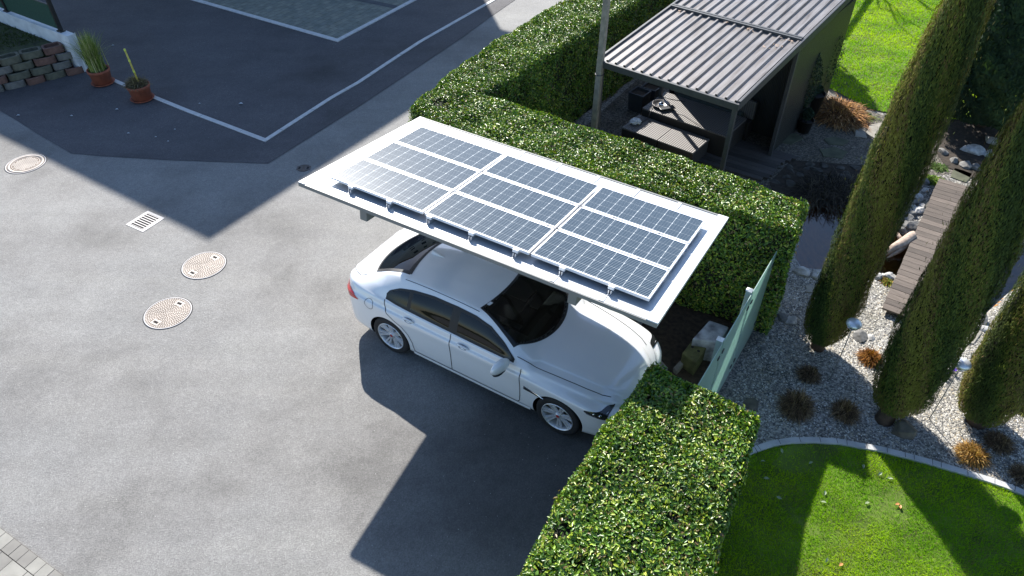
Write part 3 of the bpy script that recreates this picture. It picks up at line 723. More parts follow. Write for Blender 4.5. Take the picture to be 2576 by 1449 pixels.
# broad thuja at the top right
def broad_conifer(label, base, prof, n, seed, lean=(0, 0), tl=.14, tw=.05, pal=None, name='conifer_tree', cat='tree'):
    root = thing(name, label, cat, (base[0], base[1], 0))
    P, nr, ax, L, W, col = conifer_mesh(prof, n, tl, tw, .16, pal or [(.016, .034, .016), (.024, .048, .018), (.034, .062, .02), (.05, .075, .022)], lean, 1.0, seed, .55)
    link('crown', tuftmesh('crown', P, nr, ax, L, W, col), M['needle'], root)
    bm = bmesh.new(); tube(bm, [(0, 0, -.1), (lean[0]*1.5, lean[1]*1.5, prof[-1][0]*.5), (lean[0]*prof[-1][0], lean[1]*prof[-1][0], prof[-1][0]*.97)], [.14, .1, .02], 9)
    for k in range(40):
        z = prof[0][0]+(prof[-1][0]-prof[0][0])*k/42; r = np.interp(z, [p[0] for p in prof], [p[1] for p in prof])*.85; a = k*2.4
        tube(bm, [(lean[0]*z, lean[1]*z, z), (lean[0]*z+r*.6*cos(a), lean[1]*z+r*.6*sin(a), z+.1), (lean[0]*z+r*cos(a), lean[1]*z+r*sin(a), z+.02)], [.035, .02, .006], 5)
    obj('trunk', bm, M['bark'], root)
    return root
broad_conifer('broad dark thuja tree at the top right behind the columnar cypresses', (10.35, 14.3),
              [(.35, .7), (.55, 1.15), (1.2, 1.3), (2.2, 1.15), (3.2, .9), (4.4, .6), (5.6, .25), (6.2, .03)], 42000, 21)

# ================================================================ the solar carport
RO = Vector((-2.373, 8.04623, 2.84682)); RX = Vector((.86413, -.50227, -.03179)).normalized()
RY0 = Vector((.49878, .85812, -.12188)); RN = RX.cross(RY0).normalized(); RY = RN.cross(RX)
def RM(u=0, v=0, w_=0): return Matrix.Translation(RO+RX*u+RY*v+RN*w_) @ Matrix((RX, RY, RN)).transposed().to_4x4()
cp = thing('carport', 'flat carport roof carrying nine solar panels over the white car', 'carport', (RO+RX*3.66+RY*2.3).xy.to_3d())
cpi = Matrix.Translation(-cp.location)
def cpart(name, bm, mats, M_=None, parent=None, smooth=False):
    o = obj(name, bm, mats, parent or cp, smooth); o.matrix_local = (cpi @ (M_ if M_ is not None else RM())) if parent is None else M_
    return o
PX0, PX1, PY0, PY1 = -.33, 4.68, -.23, 2.49
ras = [.38, .99, 1.60, 2.21, 2.82, 3.43, 4.04]
bm = bmesh.new()
cuts = [PX0+.10]+[r-.035 for r in ras]+[PX1-.14]
for a, b_ in zip(cuts, cuts[1:]): box(bm, a+.0025, b_-.0025, PY0+.012, PY1-.03, -.150, -.121)
cpart('roof_sheet', bm, M['alu_white'])
bm = bmesh.new()          # edge trims and cover strips
box(bm, PX0, PX0+.098, PY0, PY1, -.155, -.112); box(bm, PX1-.138, PX1, PY0, PY1, -.155, -.108)
for r_ in ras[1:]: box(bm, r_-.050, r_-.030, PY0+.30, PY1-.035, -.1205, -.117)
for r_ in ras[2:]: box(bm, r_-.058, r_-.006, 2.09, PY1-.032, -.1205, -.112)
for r_ in ras[5:]: box(bm, r_-.060, r_-.005, PY0+.014, -.10, -.1205, -.114)
for k in range(12): lathe(bm, [(.008, -.108), (.006, -.104)], 6, (PX1-.06, PY0+.12+k*.226))
cpart('edge_trim', bm, M['alu_trim'])
bm = bmesh.new()
box(bm, PX0+.002, PX1-.002, PY0-.008, PY0+.010, -.172, -.123); box(bm, PX0+.002, PX1-.002, PY1-.028, PY1+.004, -.180, -.113)
box(bm, PX0+.004, PX0+.03, PY0+.012, PY1-.03, -.175, -.157); box(bm, PX1-.03, PX1-.004, PY0+.012, PY1-.03, -.175, -.157)
cpart('fascia', bm, M['grey_steel'])
for bx_ in (.68, 3.66):
    bm = bmesh.new(); box(bm, bx_-.055, bx_+.055, -.17, 2.44, -.36, -.217); bevel(bm, .006)
    beam = cpart('beam', bm, M['grey_steel'])
    top = RO+RX*bx_+RY*2.25+RN*-.36; bm = bmesh.new()
    box(bm, -.06, .06, -.06, .06, 0, top.z); box(bm, -.14, .14, -.14, .14, 0, .012); bevel(bm, .006)
    cpart('post', bm, M['grey_steel'], Matrix.Translation((top.x, top.y, 0)) @ Matrix.Rotation(math.atan2(RX.y, RX.x), 4, 'Z'))
for k in range(3):
    bm = bmesh.new(); y = .35+k*.85; box(bm, .1, 4.4, y-.03, y+.03, -.205, -.152); cpart('purlin', bm, M['grey_steel'])
PL, PW, GAP = 1.48, .672, .018
proto = None
for i in range(3):
    for j in range(3):
        Mx = cpi @ RM(i*(PL+GAP+.002), j*(PW+GAP), -.022)
        if proto is None:
            bm = bmesh.new(); box(bm, 0, CELLX*9, 0, CELLY*4, -.030, -.004)
            c = obj('solar_panel', bm, M['solar'], cp)
            bm = bmesh.new(); f = .022
            box(bm, -f, CELLX*9+f, -f, 0, -.036, 0); box(bm, -f, CELLX*9+f, CELLY*4, CELLY*4+f, -.036, 0)
            box(bm, -f, 0, 0, CELLY*4, -.036, 0); box(bm, CELLX*9, CELLX*9+f, 0, CELLY*4, -.036, 0)
            obj('panel_frame', bm, M['alu_frame'], c); proto = c
        else: c = copy_tree(proto, cp)
        c.matrix_local = Mx @ Matrix.Translation((.028, .028, 0))
for r_ in ras:
    bm = bmesh.new(); box(bm, r_-.022, r_-.008, -.06, 2.11, -.112, -.062); box(bm, r_+.008, r_+.022, -.06, 2.11, -.112, -.062); box(bm, r_-.02, r_+.02, -.08, 2.125, -.1165, -.1125)
    cpart('mounting_rail', bm, M['alu_rail'])
    for y in (-.028, PW+GAP/2, 2*PW+GAP*1.5+.001, 2.07):
        e_ = y < 0 or y > 2; hw = .035 if e_ else .030; bm = bmesh.new()
        box(bm, r_-hw, r_+hw, y-.018, y+.018, -.056 if e_ else -.0215, -.016)
        lathe(bm, [(.007, -.0165), (.007, -.010)], 6, (r_, y))
        cpart('panel_clamp', bm, M['alu_frame'])

# ================================================================ the car
def pchip(X, Y):
    X = np.array(X, float); Y = np.array(Y, float); h = np.diff(X); d = np.diff(Y)/h; m = np.zeros(len(X))
    for i in range(1, len(X)-1):
        if d[i-1]*d[i] > 0:
            w1, w2 = 2*h[i]+h[i-1], h[i]+2*h[i-1]; m[i] = (w1+w2)/(w1/d[i-1]+w2/d[i])
    m[0], m[-1] = d[0], d[-1]
    def f(x):
        x = np.clip(x, X[0], X[-1]); i = np.clip(np.searchsorted(X, x)-1, 0, len(h)-1); t = (x-X[i])/h[i]
        return (1+2*t)*(1-t)**2*Y[i]+t*(1-t)**2*h[i]*m[i]+t*t*(3-2*t)*Y[i+1]+t*t*(t-1)*h[i]*m[i+1]
    return f
# stations along the car, front at +x;  x: (y, z) of each key line
SX = [-2.36, -2.34, -2.30, -2.22, -2.12, -1.99, -1.78, -1.57, -1.30, -.95, -.4, .12, .50, .90, 1.00, 1.18, 1.42, 1.70, 1.95, 2.10, 2.19, 2.24, 2.26]
W_ = [.50, .60, .74, .825, .885, .907, .918, .922, .924, .924, .925, .925, .924, .922, .920, .918, .915, .900, .860, .790, .690, .570, .470]
zb = [.34, .30, .26, .24, .23, .22, .20, .19, .19, .19, .19, .19, .19, .19, .19, .19, .19, .19, .20, .20, .21, .22, .24]
zsh = [.80, .83, .87, .890, .895, .895, .892, .888, .878, .868, .858, .852, .845, .835, .828, .815, .795, .760, .710, .660, .615, .57, .54]   # shoulder
zbl = [.86, .93, 1.005, 1.025, 1.012, 1.000, .995, .985, .972, .962, .948, .938, .928, .916, .898, .878, .850, .805, .745, .690, .640, .60, .57]  # belt / bonnet edge
ybl = [.42, .50, .63, .715, .780, .805, .822, .832, .838, .842, .846, .848, .846, .838, .828, .812, .785, .740, .670, .580, .480, .38, .30]
yr = [.34, .42, .53, .590, .625, .615, .605, .600, .592, .592, .600, .605, .660, .715, .640, .620, .590, .545, .48, .41, .34, .27, .22]    # roof rail / inner bonnet
zr = [.865, .945, 1.035, 1.058, 1.062, 1.092, 1.165, 1.245, 1.305, 1.330, 1.345, 1.325, 1.185, .975, .945, .928, .905, .862, .800, .735, .675, .625, .59]
zc = [.870, .950, 1.045, 1.068, 1.075, 1.118, 1.225, 1.325, 1.385, 1.408, 1.416, 1.385, 1.220, 1.005, .985, .965, .938, .890, .825, .760, .695, .640, .60]
fW, fb, fs, fbl, fyb, fyr, fzr, fzc = [pchip(SX, a) for a in (W_, zb, zsh, zbl, ybl, yr, zr, zc)]
NS = 72
def section(x):
    W, b_, s, bl, yb, r, z_, c = [float(f(x)) for f in (fW, fb, fs, fbl, fyb, fyr, fzr, fzc)]
    mid = b_+(s-b_)*.42
    cab = max(0, min(1, (z_-bl)/.25))
    K = [(W*.80, b_), (W-.055, b_+.012), (W-.022, b_+.075), (W-.010, b_+.17), (W-.004, mid), (W, mid+(s-mid)*.5), (W-.004, s-.028), (W-.034, s+.002), (yb+.012, bl-.012), (yb-.012, bl+.010)]
    K += [(yb+(r-yb)*.5+.020*cab, bl+(z_-bl)*.5), (r+.012*cab, z_-.010), (r-.030, z_+.014*cab+.003), (r*.66, z_+(c-z_)*.62), (r*.33, z_+(c-z_)*.90), (0, c)]
    K = np.array(K); out = []
    # centripetal Catmull-Rom through the key points
    P = np.vstack([2*K[0]-K[1], K, [-K[-2][0], K[-2][1]]])
    for i in range(1, len(P)-2):
        p0, p1, p2, p3 = P[i-1:i+3]; t0 = 0; t1 = np.linalg.norm(p1-p0)**.5; t2 = t1+np.linalg.norm(p2-p1)**.5; t3 = t2+np.linalg.norm(p3-p2)**.5
        for t in np.linspace(t1, t2, 7)[:-1]:
            a1 = (t1-t)/(t1-t0)*p0+(t-t0)/(t1-t0)*p1; a2 = (t2-t)/(t2-t1)*p1+(t-t1)/(t2-t1)*p2; a3 = (t3-t)/(t3-t2)*p2+(t-t2)/(t3-t2)*p3
            b1 = (t2-t)/(t2-t0)*a1+(t-t0)/(t2-t0)*a2; b2 = (t3-t)/(t3-t1)*a2+(t-t1)/(t3-t1)*a3
            out.append((t2-t)/(t2-t1)*b1+(t-t1)/(t2-t1)*b2)
    out.append(K[-1]); return np.array(out)
_cache = {}
def sec(x):
    k = round(x, 3)
    if k not in _cache: _cache[k] = section(k)
    return _cache[k]
def YS(x, z):        # half-width of the body side at height z
    s = sec(x); k = int(np.argmax(s[:, 0])); zz = s[k:, 1]; yy = s[k:, 0]
    if z < s[k, 1]: return float(np.interp(z, s[:k+1, 1], s[:k+1, 0]))
    zz = np.maximum.accumulate(zz); return float(np.interp(z, zz, yy))
def ZT(x, y):        # height of the top skin at offset y
    s = sec(x); k = int(np.argmax(s[:, 0])); yy = s[k:, 0][::-1]; zz = s[k:, 1][::-1]
    return float(np.interp(abs(y), np.maximum.accumulate(yy), zz))
def side(x, z, off=0, s=-1):
    y = YS(x, z); e_ = .01
    dydx = (YS(x+e_, z)-YS(x-e_, z))/(2*e_); dydz = (YS(x, z+e_)-YS(x, z-e_))/(2*e_)
    n = Vector((-dydx, 1, -dydz)).normalized()
    return Vector((x+n.x*off, s*(y+n.y*off), z+n.z*off))
def topp(x, y, off=0):
    e_ = .012; dx = (ZT(x+e_, y)-ZT(x-e_, y))/(2*e_); dy = (ZT(x, y+e_)-ZT(x, y-e_))/(2*e_)
    n = Vector((-dx, -dy, 1)).normalized(); return Vector((x, y, ZT(x, y)))+n*off
CARP = Vector((-.126, 7.563, 0)); CYAW = R(-32.46)
car = thing('car', 'white four-door saloon car parked under the solar carport', 'car', CARP, CYAW)
WR, AX = .335, 1.4175
# --- shell, with openings where the glass goes
def win_side(x):     # lower and upper edge of the side glass
    lo = float(np.interp(x, [-1.50, -1.3, -1.1, -.5, 0, .45, .72], [1.015, .995, .985, .968, .955, .945, .938]))
    hi = float(np.interp(x, [-1.50, -1.44, -1.28, -1.05, -.7, -.3, 0, .25, .50, .72], [1.03, 1.115, 1.190, 1.240, 1.278, 1.286, 1.272, 1.225, 1.10, .945]))
    return lo, hi
def ws(t, y):        # windscreen: t 0 at the scuttle, 1 at the header
    xb = .920-.30*(y/.72)**2*.95; xt = .10-.10*(y/.57)**2
    return xb+(xt-xb)*t
def wsy(t): return .725+(.565-.725)*t
def rw(t, y):        # rear window: t 0 at the roof, 1 at the boot lid
    return (-1.27+.06*(y/.5)**2)+((-2.00+.16*(y/.55)**2) - (-1.27+.06*(y/.5)**2))*t
def rwy(t): return .50+(.56-.50)*t
def in_glass(x, y, z):
    y = abs(y)
    if -1.46 < x < .68 and y > .55:
        lo, hi = win_side(x)
        if lo+.022 < z < hi-.022 and YS(x, z)-y < .02: return True
    if x > -.1 and x < .93 and z > .97:
        t = 0
        for t in np.linspace(.03, .97, 48):
            if abs(ws(t, min(y, wsy(t)))-x) < .011 and y < wsy(t)-.02 and ws(.04, y) > x > ws(.96, y): return True
    if -1.99 < x < -1.22 and rw(.05, min(y, .56)) > x > rw(.95, min(y, .56)) and y < .50: return True
    return False
xs_ = sorted(set(list(np.round(np.linspace(-2.36, 2.26, 190), 4))+[-2.355, -2.345, 2.25, 2.255]))
rows_ = [sec(x) for x in xs_]; nsec = len(rows_[0]); bm = bmesh.new(); grid = []
for x, s in zip(xs_, rows_):
    L = [bm.verts.new((x, -p[0], p[1])) for p in s]; Rg = [bm.verts.new((x, p[0], p[1])) for p in s[:-1]][::-1]
    grid.append(L+Rg)
for A, B in zip(grid, grid[1:]):
    n = len(A)
    for i in range(n-1):
        bm.faces.new((A[i], B[i], B[i+1], A[i+1])).smooth = True
    bm.faces.new((A[n-1], B[n-1], B[0], A[0]))
bm.faces.new(grid[0]); bm.faces.new(grid[-1][::-1])
bm.normal_update()
me = bpy.data.meshes.new('body'); bm.to_mesh(me); bm.free()
tmp = bpy.data.objects.new('tmp', me); COL.objects.link(tmp)
cut = []
for ax_ in (-AX, AX):
    for s in (-1, 1):
        b2 = bmesh.new(); Mr = Matrix.Translation((ax_, s*.82, WR+.005)) @ Matrix.Rotation(pi/2, 4, 'X')
        lathe(b2, [(.372, -.17), (.372, .30)] if s < 0 else [(.372, -.30), (.372, .17)], 48, M=Mr)
        bmesh.ops.recalc_face_normals(b2, faces=b2.faces)
        m2 = bpy.data.meshes.new('cut'); b2.to_mesh(m2); b2.free(); c = bpy.data.objects.new('cut', m2); COL.objects.link(c); cut.append(c)
        md = tmp.modifiers.new('b', 'BOOLEAN'); md.operation = 'DIFFERENCE'; md.object = c; md.solver = 'EXACT'
bpy.context.view_layer.update()
dg = bpy.context.evaluated_depsgraph_get(); me2 = bpy.data.meshes.new_from_object(tmp.evaluated_get(dg))
for c in cut+[tmp]: bpy.data.objects.remove(c)
bm = bmesh.new(); bm.from_mesh(me2)
dele = []
for f in bm.faces:
    c = f.calc_center_median(); arch = False
    for ax_ in (-AX, AX):
        rr = math.hypot(c.x-ax_, c.z-WR-.005)
        if rr < .378 and abs(c.y) > .5 and (abs(f.normal.y) < .2 and rr > .36 or abs(abs(c.y)-.65) < .02 and rr < .37): arch = True
    f.material_index = 1 if arch or c.z < .215 and abs(f.normal.z) > .9 else 0
    f.smooth = True
    if not arch and c.z > .93 and in_glass(c.x, c.y, c.z): dele.append(f)
bmesh.ops.delete(bm, geom=dele, context='FACES')
body = obj('body', bm, [M['paint'], M['black']], car); sharp(body, 40)
# --- glass patches and trims
def patch_mesh(fn, nu, nv, mi=None):
    bm = bmesh.new(); g = [[bm.verts.new(fn(i/nu, j/nv)) for j in range(nv+1)] for i in range(nu+1)]
    for i in range(nu):
        for j in range(nv):
            f = bm.faces.new((g[i][j], g[i+1][j], g[i+1][j+1], g[i][j+1])); f.smooth = True
            if mi: f.material_index = mi(i/nu, j/nv, nu, nv)
    return bm
def frit(i, j, nu, nv, wu=.04, wv=.06):
    u, v = i+.5/nu, j+.5/nv
    return 1 if u < wu or u > 1-wu or v < wv or v > 1-wv else 0
def flip_up(bm, ref):
    bm.normal_update(); s = sum((f.normal.dot(ref) for f in bm.faces))
    if s < 0:
        for f in bm.faces: f.normal_flip()
    return bm
bm = patch_mesh(lambda u, v: topp(ws(u, (2*v-1)*wsy(u)), (2*v-1)*wsy(u), .004), 26, 44, lambda a, b_, nu, nv: frit(a, b_, nu, nv, .05, .03))
obj('windscreen', flip_up(bm, Vector((0, 0, 1))), [M['glass'], M['black']], car)
bm = patch_mesh(lambda u, v: topp(rw(u, (2*v-1)*rwy(u)), (2*v-1)*rwy(u), .004), 24, 40, lambda a, b_, nu, nv: frit(a, b_, nu, nv, .06, .05))
obj('rear_window', flip_up(bm, Vector((0, 0, 1))), [M['glass_dark'], M['black']], car)
for s in (-1, 1):
    for x0, x1, gl in ((-1.48, -1.09, 'glass_dark'), (-1.065, -.345, 'glass_dark'), (-.265, .70, 'glass_side')):
        def fn(u, v):
            x = x0+(x1-x0)*u; lo, hi = win_side(x); return side(x, lo+(hi-lo)*v, .004, s)
        bm = patch_mesh(fn, 30, 12, lambda a, b_, nu, nv: frit(a, b_, nu, nv, .02, .09)); flip_up(bm, Vector((0, s, 0)))
        obj('side_window', bm, [M[gl], M['black']], car)
    def ribbon(name, pts, wd, off, mt, top=False, parent=None):
        P = [topp(x, s*y, off) if top else side(x, y, off, s) for x, y in pts]; bm = bmesh.new(); prev = None
        for i, p in enumerate(P):
            t = (P[min(i+1, len(P)-1)]-P[max(0, i-1)]).normalized()
            x, y = pts[i]; nrm = ((topp(x, s*y, .02) if top else side(x, y, .02, s))-(topp(x, s*y, 0) if top else side(x, y, 0, s))).normalized()
            q = t.cross(nrm)*wd/2; a, b2 = bm.verts.new(p+q), bm.verts.new(p-q)
            if prev:
                f = bm.faces.new((prev[0], a, b2, prev[1])); f.normal_update(); f.smooth = True
                if f.normal.dot(nrm) < 0: f.normal_flip()
            prev = (a, b2)
        return obj(name, bm, mt, parent or car)
    def dens(pts, n=8):
        out = []
        for a, b_ in zip(pts, pts[1:]):
            for k in range(n): out.append((a[0]+(b_[0]-a[0])*k/n, a[1]+(b_[1]-a[1])*k/n))
        return out+[pts[-1]]
    # black pillars between the windows and the waist strip
    for a, b_ in ((-.35, -.26), (-1.095, -1.06)):
        def fn(u, v):
            x = a+(b_-a)*u; lo, hi = win_side(x); return side(x, lo+(hi-lo)*v, .005, s)
        obj('window_pillar', flip_up(patch_mesh(fn, 4, 12), Vector((0, s, 0))), M['black'], car)
    xx = np.linspace(-1.48, .70, 60)
    ribbon('window_trim', [(x, win_side(x)[0]-.006) for x in xx], .018, .006, M['black'])
    ribbon('window_trim', [(x, win_side(x)[1]+.004) for x in xx], .012, .006, M['black'])
    # doors: shut lines, then handles
    d1 = [(-.305, .94), (-.295, .80), (-.285, .60), (-.285, .42), (-.29, .285)]
    fd = [(.83, .90), (.84, .80), (.85, .60), (.85, .45), (.84, .33), (.81, .285)]
    rd = [(-1.49, .99), (-1.47, .93), (-1.40, .83), (-1.28, .75), (-1.14, .68), (-1.04, .585), (-.985, .46), (-.97, .36), (-.955, .285)]
    for q in (d1, fd, rd): ribbon('door_gap', dens(q), .0105, .0035, M['gap'])
    ribbon('door_gap', [(x, .285) for x in np.linspace(-.955, .81, 40)], .0065, .0035, M['gap'])
    for hx in (-1.02, -.08):
        bm = bmesh.new(); hz = .865 if hx < -.5 else .848
        P = [side(hx-.10+.2*k/8, hz+.006*math.sin(pi*k/8), .012+.022*math.sin(pi*k/8)**.5, s) for k in range(9)]
        tube(bm, P, [.009, .013, .015, .015, .015, .015, .015, .013, .009], 8)
        obj('door_handle', bm, M['paint'], car)
        bm = bmesh.new(); c0_ = side(hx, hz, .002, s); g = [bm.verts.new(side(hx+.075*cos(a), hz+.030*sin(a), .0025, s)) for a in np.linspace(0, 2*pi, 21)[:-1]]
        f = bm.faces.new(g); f.normal_update()
        if f.normal.y*s < 0: f.normal_flip()
        obj('handle_recess', bm, simple('shaded_recess_paint', (.30, .31, .33), .4, var=.02), car)
    # sill, fuel flap, lamps, side vent
    def fn(u, v): x = -.97+1.98*u; return side(x, .205+.075*v, .012*math.sin(pi*v)+.010, s)
    obj('sill', flip_up(patch_mesh(fn, 30, 5), Vector((0, s, 0))), M['paint'], car)
    if s < 0:
        ribbon('fuel_flap', [(-1.74+.078*cos(a), .84+.078*sin(a)) for a in np.linspace(0, 2*pi, 37)], .006, .003, M['gap'])
    def fn(u, v):
        x = .91+.30*u; return side(x, .650-.02*u+(.055*(1-u)**.7+.008)*(v-.5)-.03*u, .006+.006*math.sin(pi*v), s)
    obj('side_vent', flip_up(patch_mesh(fn, 16, 6), Vector((0, s, 0))), M['chrome'], car)
    ribbon('vent_slot', [(.92+.22*k/10, .652-.042*k/10) for k in range(11)], .016, .014, M['black'])
    def fn(u, v):
        x = -2.285+.34*u; zc_ = .885-.045*u; return side(x, zc_+(.135*(1-u**1.6)+.01)*(v-.5), .006, s)
    tl = obj('tail_lamp', flip_up(patch_mesh(fn, 16, 8), Vector((-.3, s, 0))), M['tail'], car)
    def hl(u, v):
        x = 1.79+.29*u; zc_ = .700-.035*u; return side(x, zc_+(.02+.070*u**.8)*(v-.5), .004, s)
    h_ = obj('headlight', flip_up(patch_mesh(hl, 18, 8), Vector((.3, s, 0))), simple('dark_headlight', (.03, .032, .035), .08, metal=.3, var=.1, coat=1), car)
    bm = bmesh.new()
    for ux in ((.45, .72) if s < 0 else (.30,)): 
        p = hl(ux, .5); n_ = (side(1.79+.29*ux, .68, .1, s)-side(1.79+.29*ux, .68, 0, s)).normalized()
        q_ = n_.to_track_quat('Z', 'Y').to_matrix().to_4x4(); lathe(bm, [(.020, .001), (.017, .005), (.008, .007)], 16, M=Matrix.Translation(p) @ q_)
    obj('lamp_lens', bm, M['chrome'], h_)
    ribbon('light_strip', [(1.82+.24*k/12, .680-.040*(k/12)-.012*(k/12)) for k in range(13)], .010, .010, M['chrome'], parent=h_)
    # bonnet shut line, roof joint
    bn = [(.72, .775), (.90, .755), (1.1, .735), (1.42, .695), (1.7, .650), (1.9, .60), (2.00, .545)]
    ribbon('bonnet_gap', dens(bn), .010, .0035, M['gap'], top=True)
    ribbon('roof_gap', [(x, float(fyr(x))+.004) for x in np.linspace(-1.25, .02, 40)], .008, .004, M['gap'], top=True)
    bt = [(-1.98, .62), (-2.08, .65), (-2.18, .62), (-2.26, .56), (-2.30, .50)]
    ribbon('boot_gap', dens(bt), .006, .0035, M['gap'], top=True)
    # door mirrors
    bm = bmesh.new(); ret = bmesh.ops.create_uvsphere(bm, u_segments=20, v_segments=12, radius=1)
    for v in ret['verts']:
        x, y, z = v.co; x = x*.060*(1 if x > 0 else .55); v.co = Vector((x*1.35+.012*y, y*.165, z*.105-.012*abs(y)))
    for f in bm.faces: f.smooth = True
    bmesh.ops.transform(bm, matrix=Matrix.Translation((.62, s*1.05, 1.015)) @ Matrix.Rotation(s*.18, 4, 'Z'), verts=bm.verts)
    mi_ = obj('door_mirror', bm, M['paint'], car)
    bm = bmesh.new(); tube(bm, [(.60, s*.845, .925), (.60, s*.90, .935), (.60, s*.97, .955)], [.028, .024, .02], 8)
    ret = bmesh.ops.create_uvsphere(bm, u_segments=16, v_segments=8, radius=1, matrix=Matrix.Translation((.618, s*1.045, .942)) @ Matrix.Diagonal((.075, .150, .030, 1)))
    obj('mirror_foot', bm, M['black'], mi_)
# roof reflection-free details
bm = bmesh.new()
for k, (x, h_) in enumerate(((-1.10, .0), (-1.04, .02), (-.99, .045), (-.965, .052), (-.945, .01))): pass
P = [(x, 0, ZT(x, 0)+d) for x, d in ((-1.00, 0), (-1.10, .024), (-1.185, .060), (-1.21, .062), (-1.215, -.002))]
vsL = [bm.verts.new((x, -.022*(1-abs(i-1.6)/4), z)) for i, (x, y, z) in enumerate(P)]; vsR = [bm.verts.new((x, .022*(1-abs(i-1.6)/4), z)) for i, (x, y, z) in enumerate(P)]
base = [bm.verts.new((x, y, ZT(x, y)-.002)) for x, y in ((-1.0, 0), (-1.10, -.03), (-1.215, -.025), (-1.215, .025), (-1.10, .03))]
bmesh.ops.convex_hull(bm, input=bm.verts)
obj('roof_aerial', bm, M['paint'], car)
bm = patch_mesh(lambda u, v: topp(-1.275-.035*u-.06*(-(2*v-1)**2*.25), (2*v-1)*.50, .005), 3, 30); obj('roof_trim', flip_up(bm, Vector((0, 0, 1))), M['black'], car)
bm = patch_mesh(lambda u, v: topp(ws(.93+.06*u, -.47+.07*v), -.47+.07*v, .006), 4, 4); obj('toll_sticker', flip_up(bm, Vector((0, 0, 1))), M['white'], car)
for s in (-1, 1):   # wipers
    bm = bmesh.new(); P = [topp(ws(.03+.05*k/8, -.1+(s*.5+.05)*k/8-.02), -.1+(s*.5+.05)*k/8-.02, .016) for k in range(9)] if s > 0 else [topp(ws(.04+.03*k/8, -.55+.5*k/8), -.55+.5*k/8, .016) for k in range(9)]
    tube(bm, P, .007, 5); obj('wiper', bm, M['black'], car)
# grille and number plate recess at the nose
bm = bmesh.new(); box(bm, 2.245, 2.268, -.36, .36, .28, .38); bevel(bm, .008); obj('grille', bm, M['black'], car)
bm = bmesh.new(); box(bm, -2.372, -2.355, -.26, .26, .62, .73); obj('number_plate', bm, M['white'], car)
# cabin
bm = bmesh.new(); box(bm, -1.75, .75, -.70, .70, .26, .34); obj('cabin_floor', bm, M['black'], car)
bm = bmesh.new(); box(bm, .42, .80, -.72, .72, .72, .90); box(bm, -.9, .35, -.10, .10, .34, .62); bevel(bm, .03, 3); obj('dashboard', bm, M['seat'], car)
bm = bmesh.new(); box(bm, -1.95, -1.38, -.62, .62, .93, .955); obj('parcel_shelf', bm, M['seat'], car)
for sy, sx in ((-.37, -.18), (.37, -.18)):
    bm = bmesh.new(); box(bm, sx-.25, sx+.27, sy-.25, sy+.25, .38, .56)
    Mt = Matrix.Translation((sx-.22, sy, .52)) @ Matrix.Rotation(R(-20), 4, 'Y')
    box(bm, -.07, .07, -.235, .235, 0, .58, Mt); box(bm, -.045, .045, -.13, .13, .62, .80, Mt); bevel(bm, .04, 3)
    st = obj('front_seat', bm, M['seat'], car, True)
bm = bmesh.new(); box(bm, -1.25, -.72, -.62, .62, .36, .56); Mt = Matrix.Translation((-1.22, 0, .5)) @ Matrix.Rotation(R(-24), 4, 'Y')
box(bm, -.07, .07, -.62, .62, 0, .52, Mt)
for y in (-.4, 0, .4): box(bm, -.04, .04, y-.12, y+.12, .54, .68, Mt)
bevel(bm, .035, 3); obj('rear_seat', bm, M['seat'], car, True)
bm = bmesh.new(); Mt = Matrix.Translation((.20, .37, .84)) @ Matrix.Rotation(R(-66), 4, 'Y')
tube(bm, [Mt @ Vector((.18*cos(a), .18*sin(a), 0)) for a in np.linspace(0, 2*pi, 29)], .016, 8, caps=False)
for a in (0, 2.1, 4.2): tube(bm, [Mt @ Vector((.02*cos(a), .02*sin(a), 0)), Mt @ Vector((.17*cos(a), .17*sin(a), 0))], .014, 6)
lathe(bm, [(.06, -.02), (.05, .02)], 14, M=Mt); obj('steering_wheel', bm, M['seat'], car)
bm = bmesh.new(); box(bm, .0, .02, -.10, .10, 1.24, 1.30); bevel(bm, .008); obj('inner_mirror', bm, M['black'], car)
bm = bmesh.new(); box(bm, .31, .60, -.55, -.30, .902, .907); box(bm, .0, .3, -.05, .05, .63, .66); obj('interior_trim', bm, M['seat_l'], car)
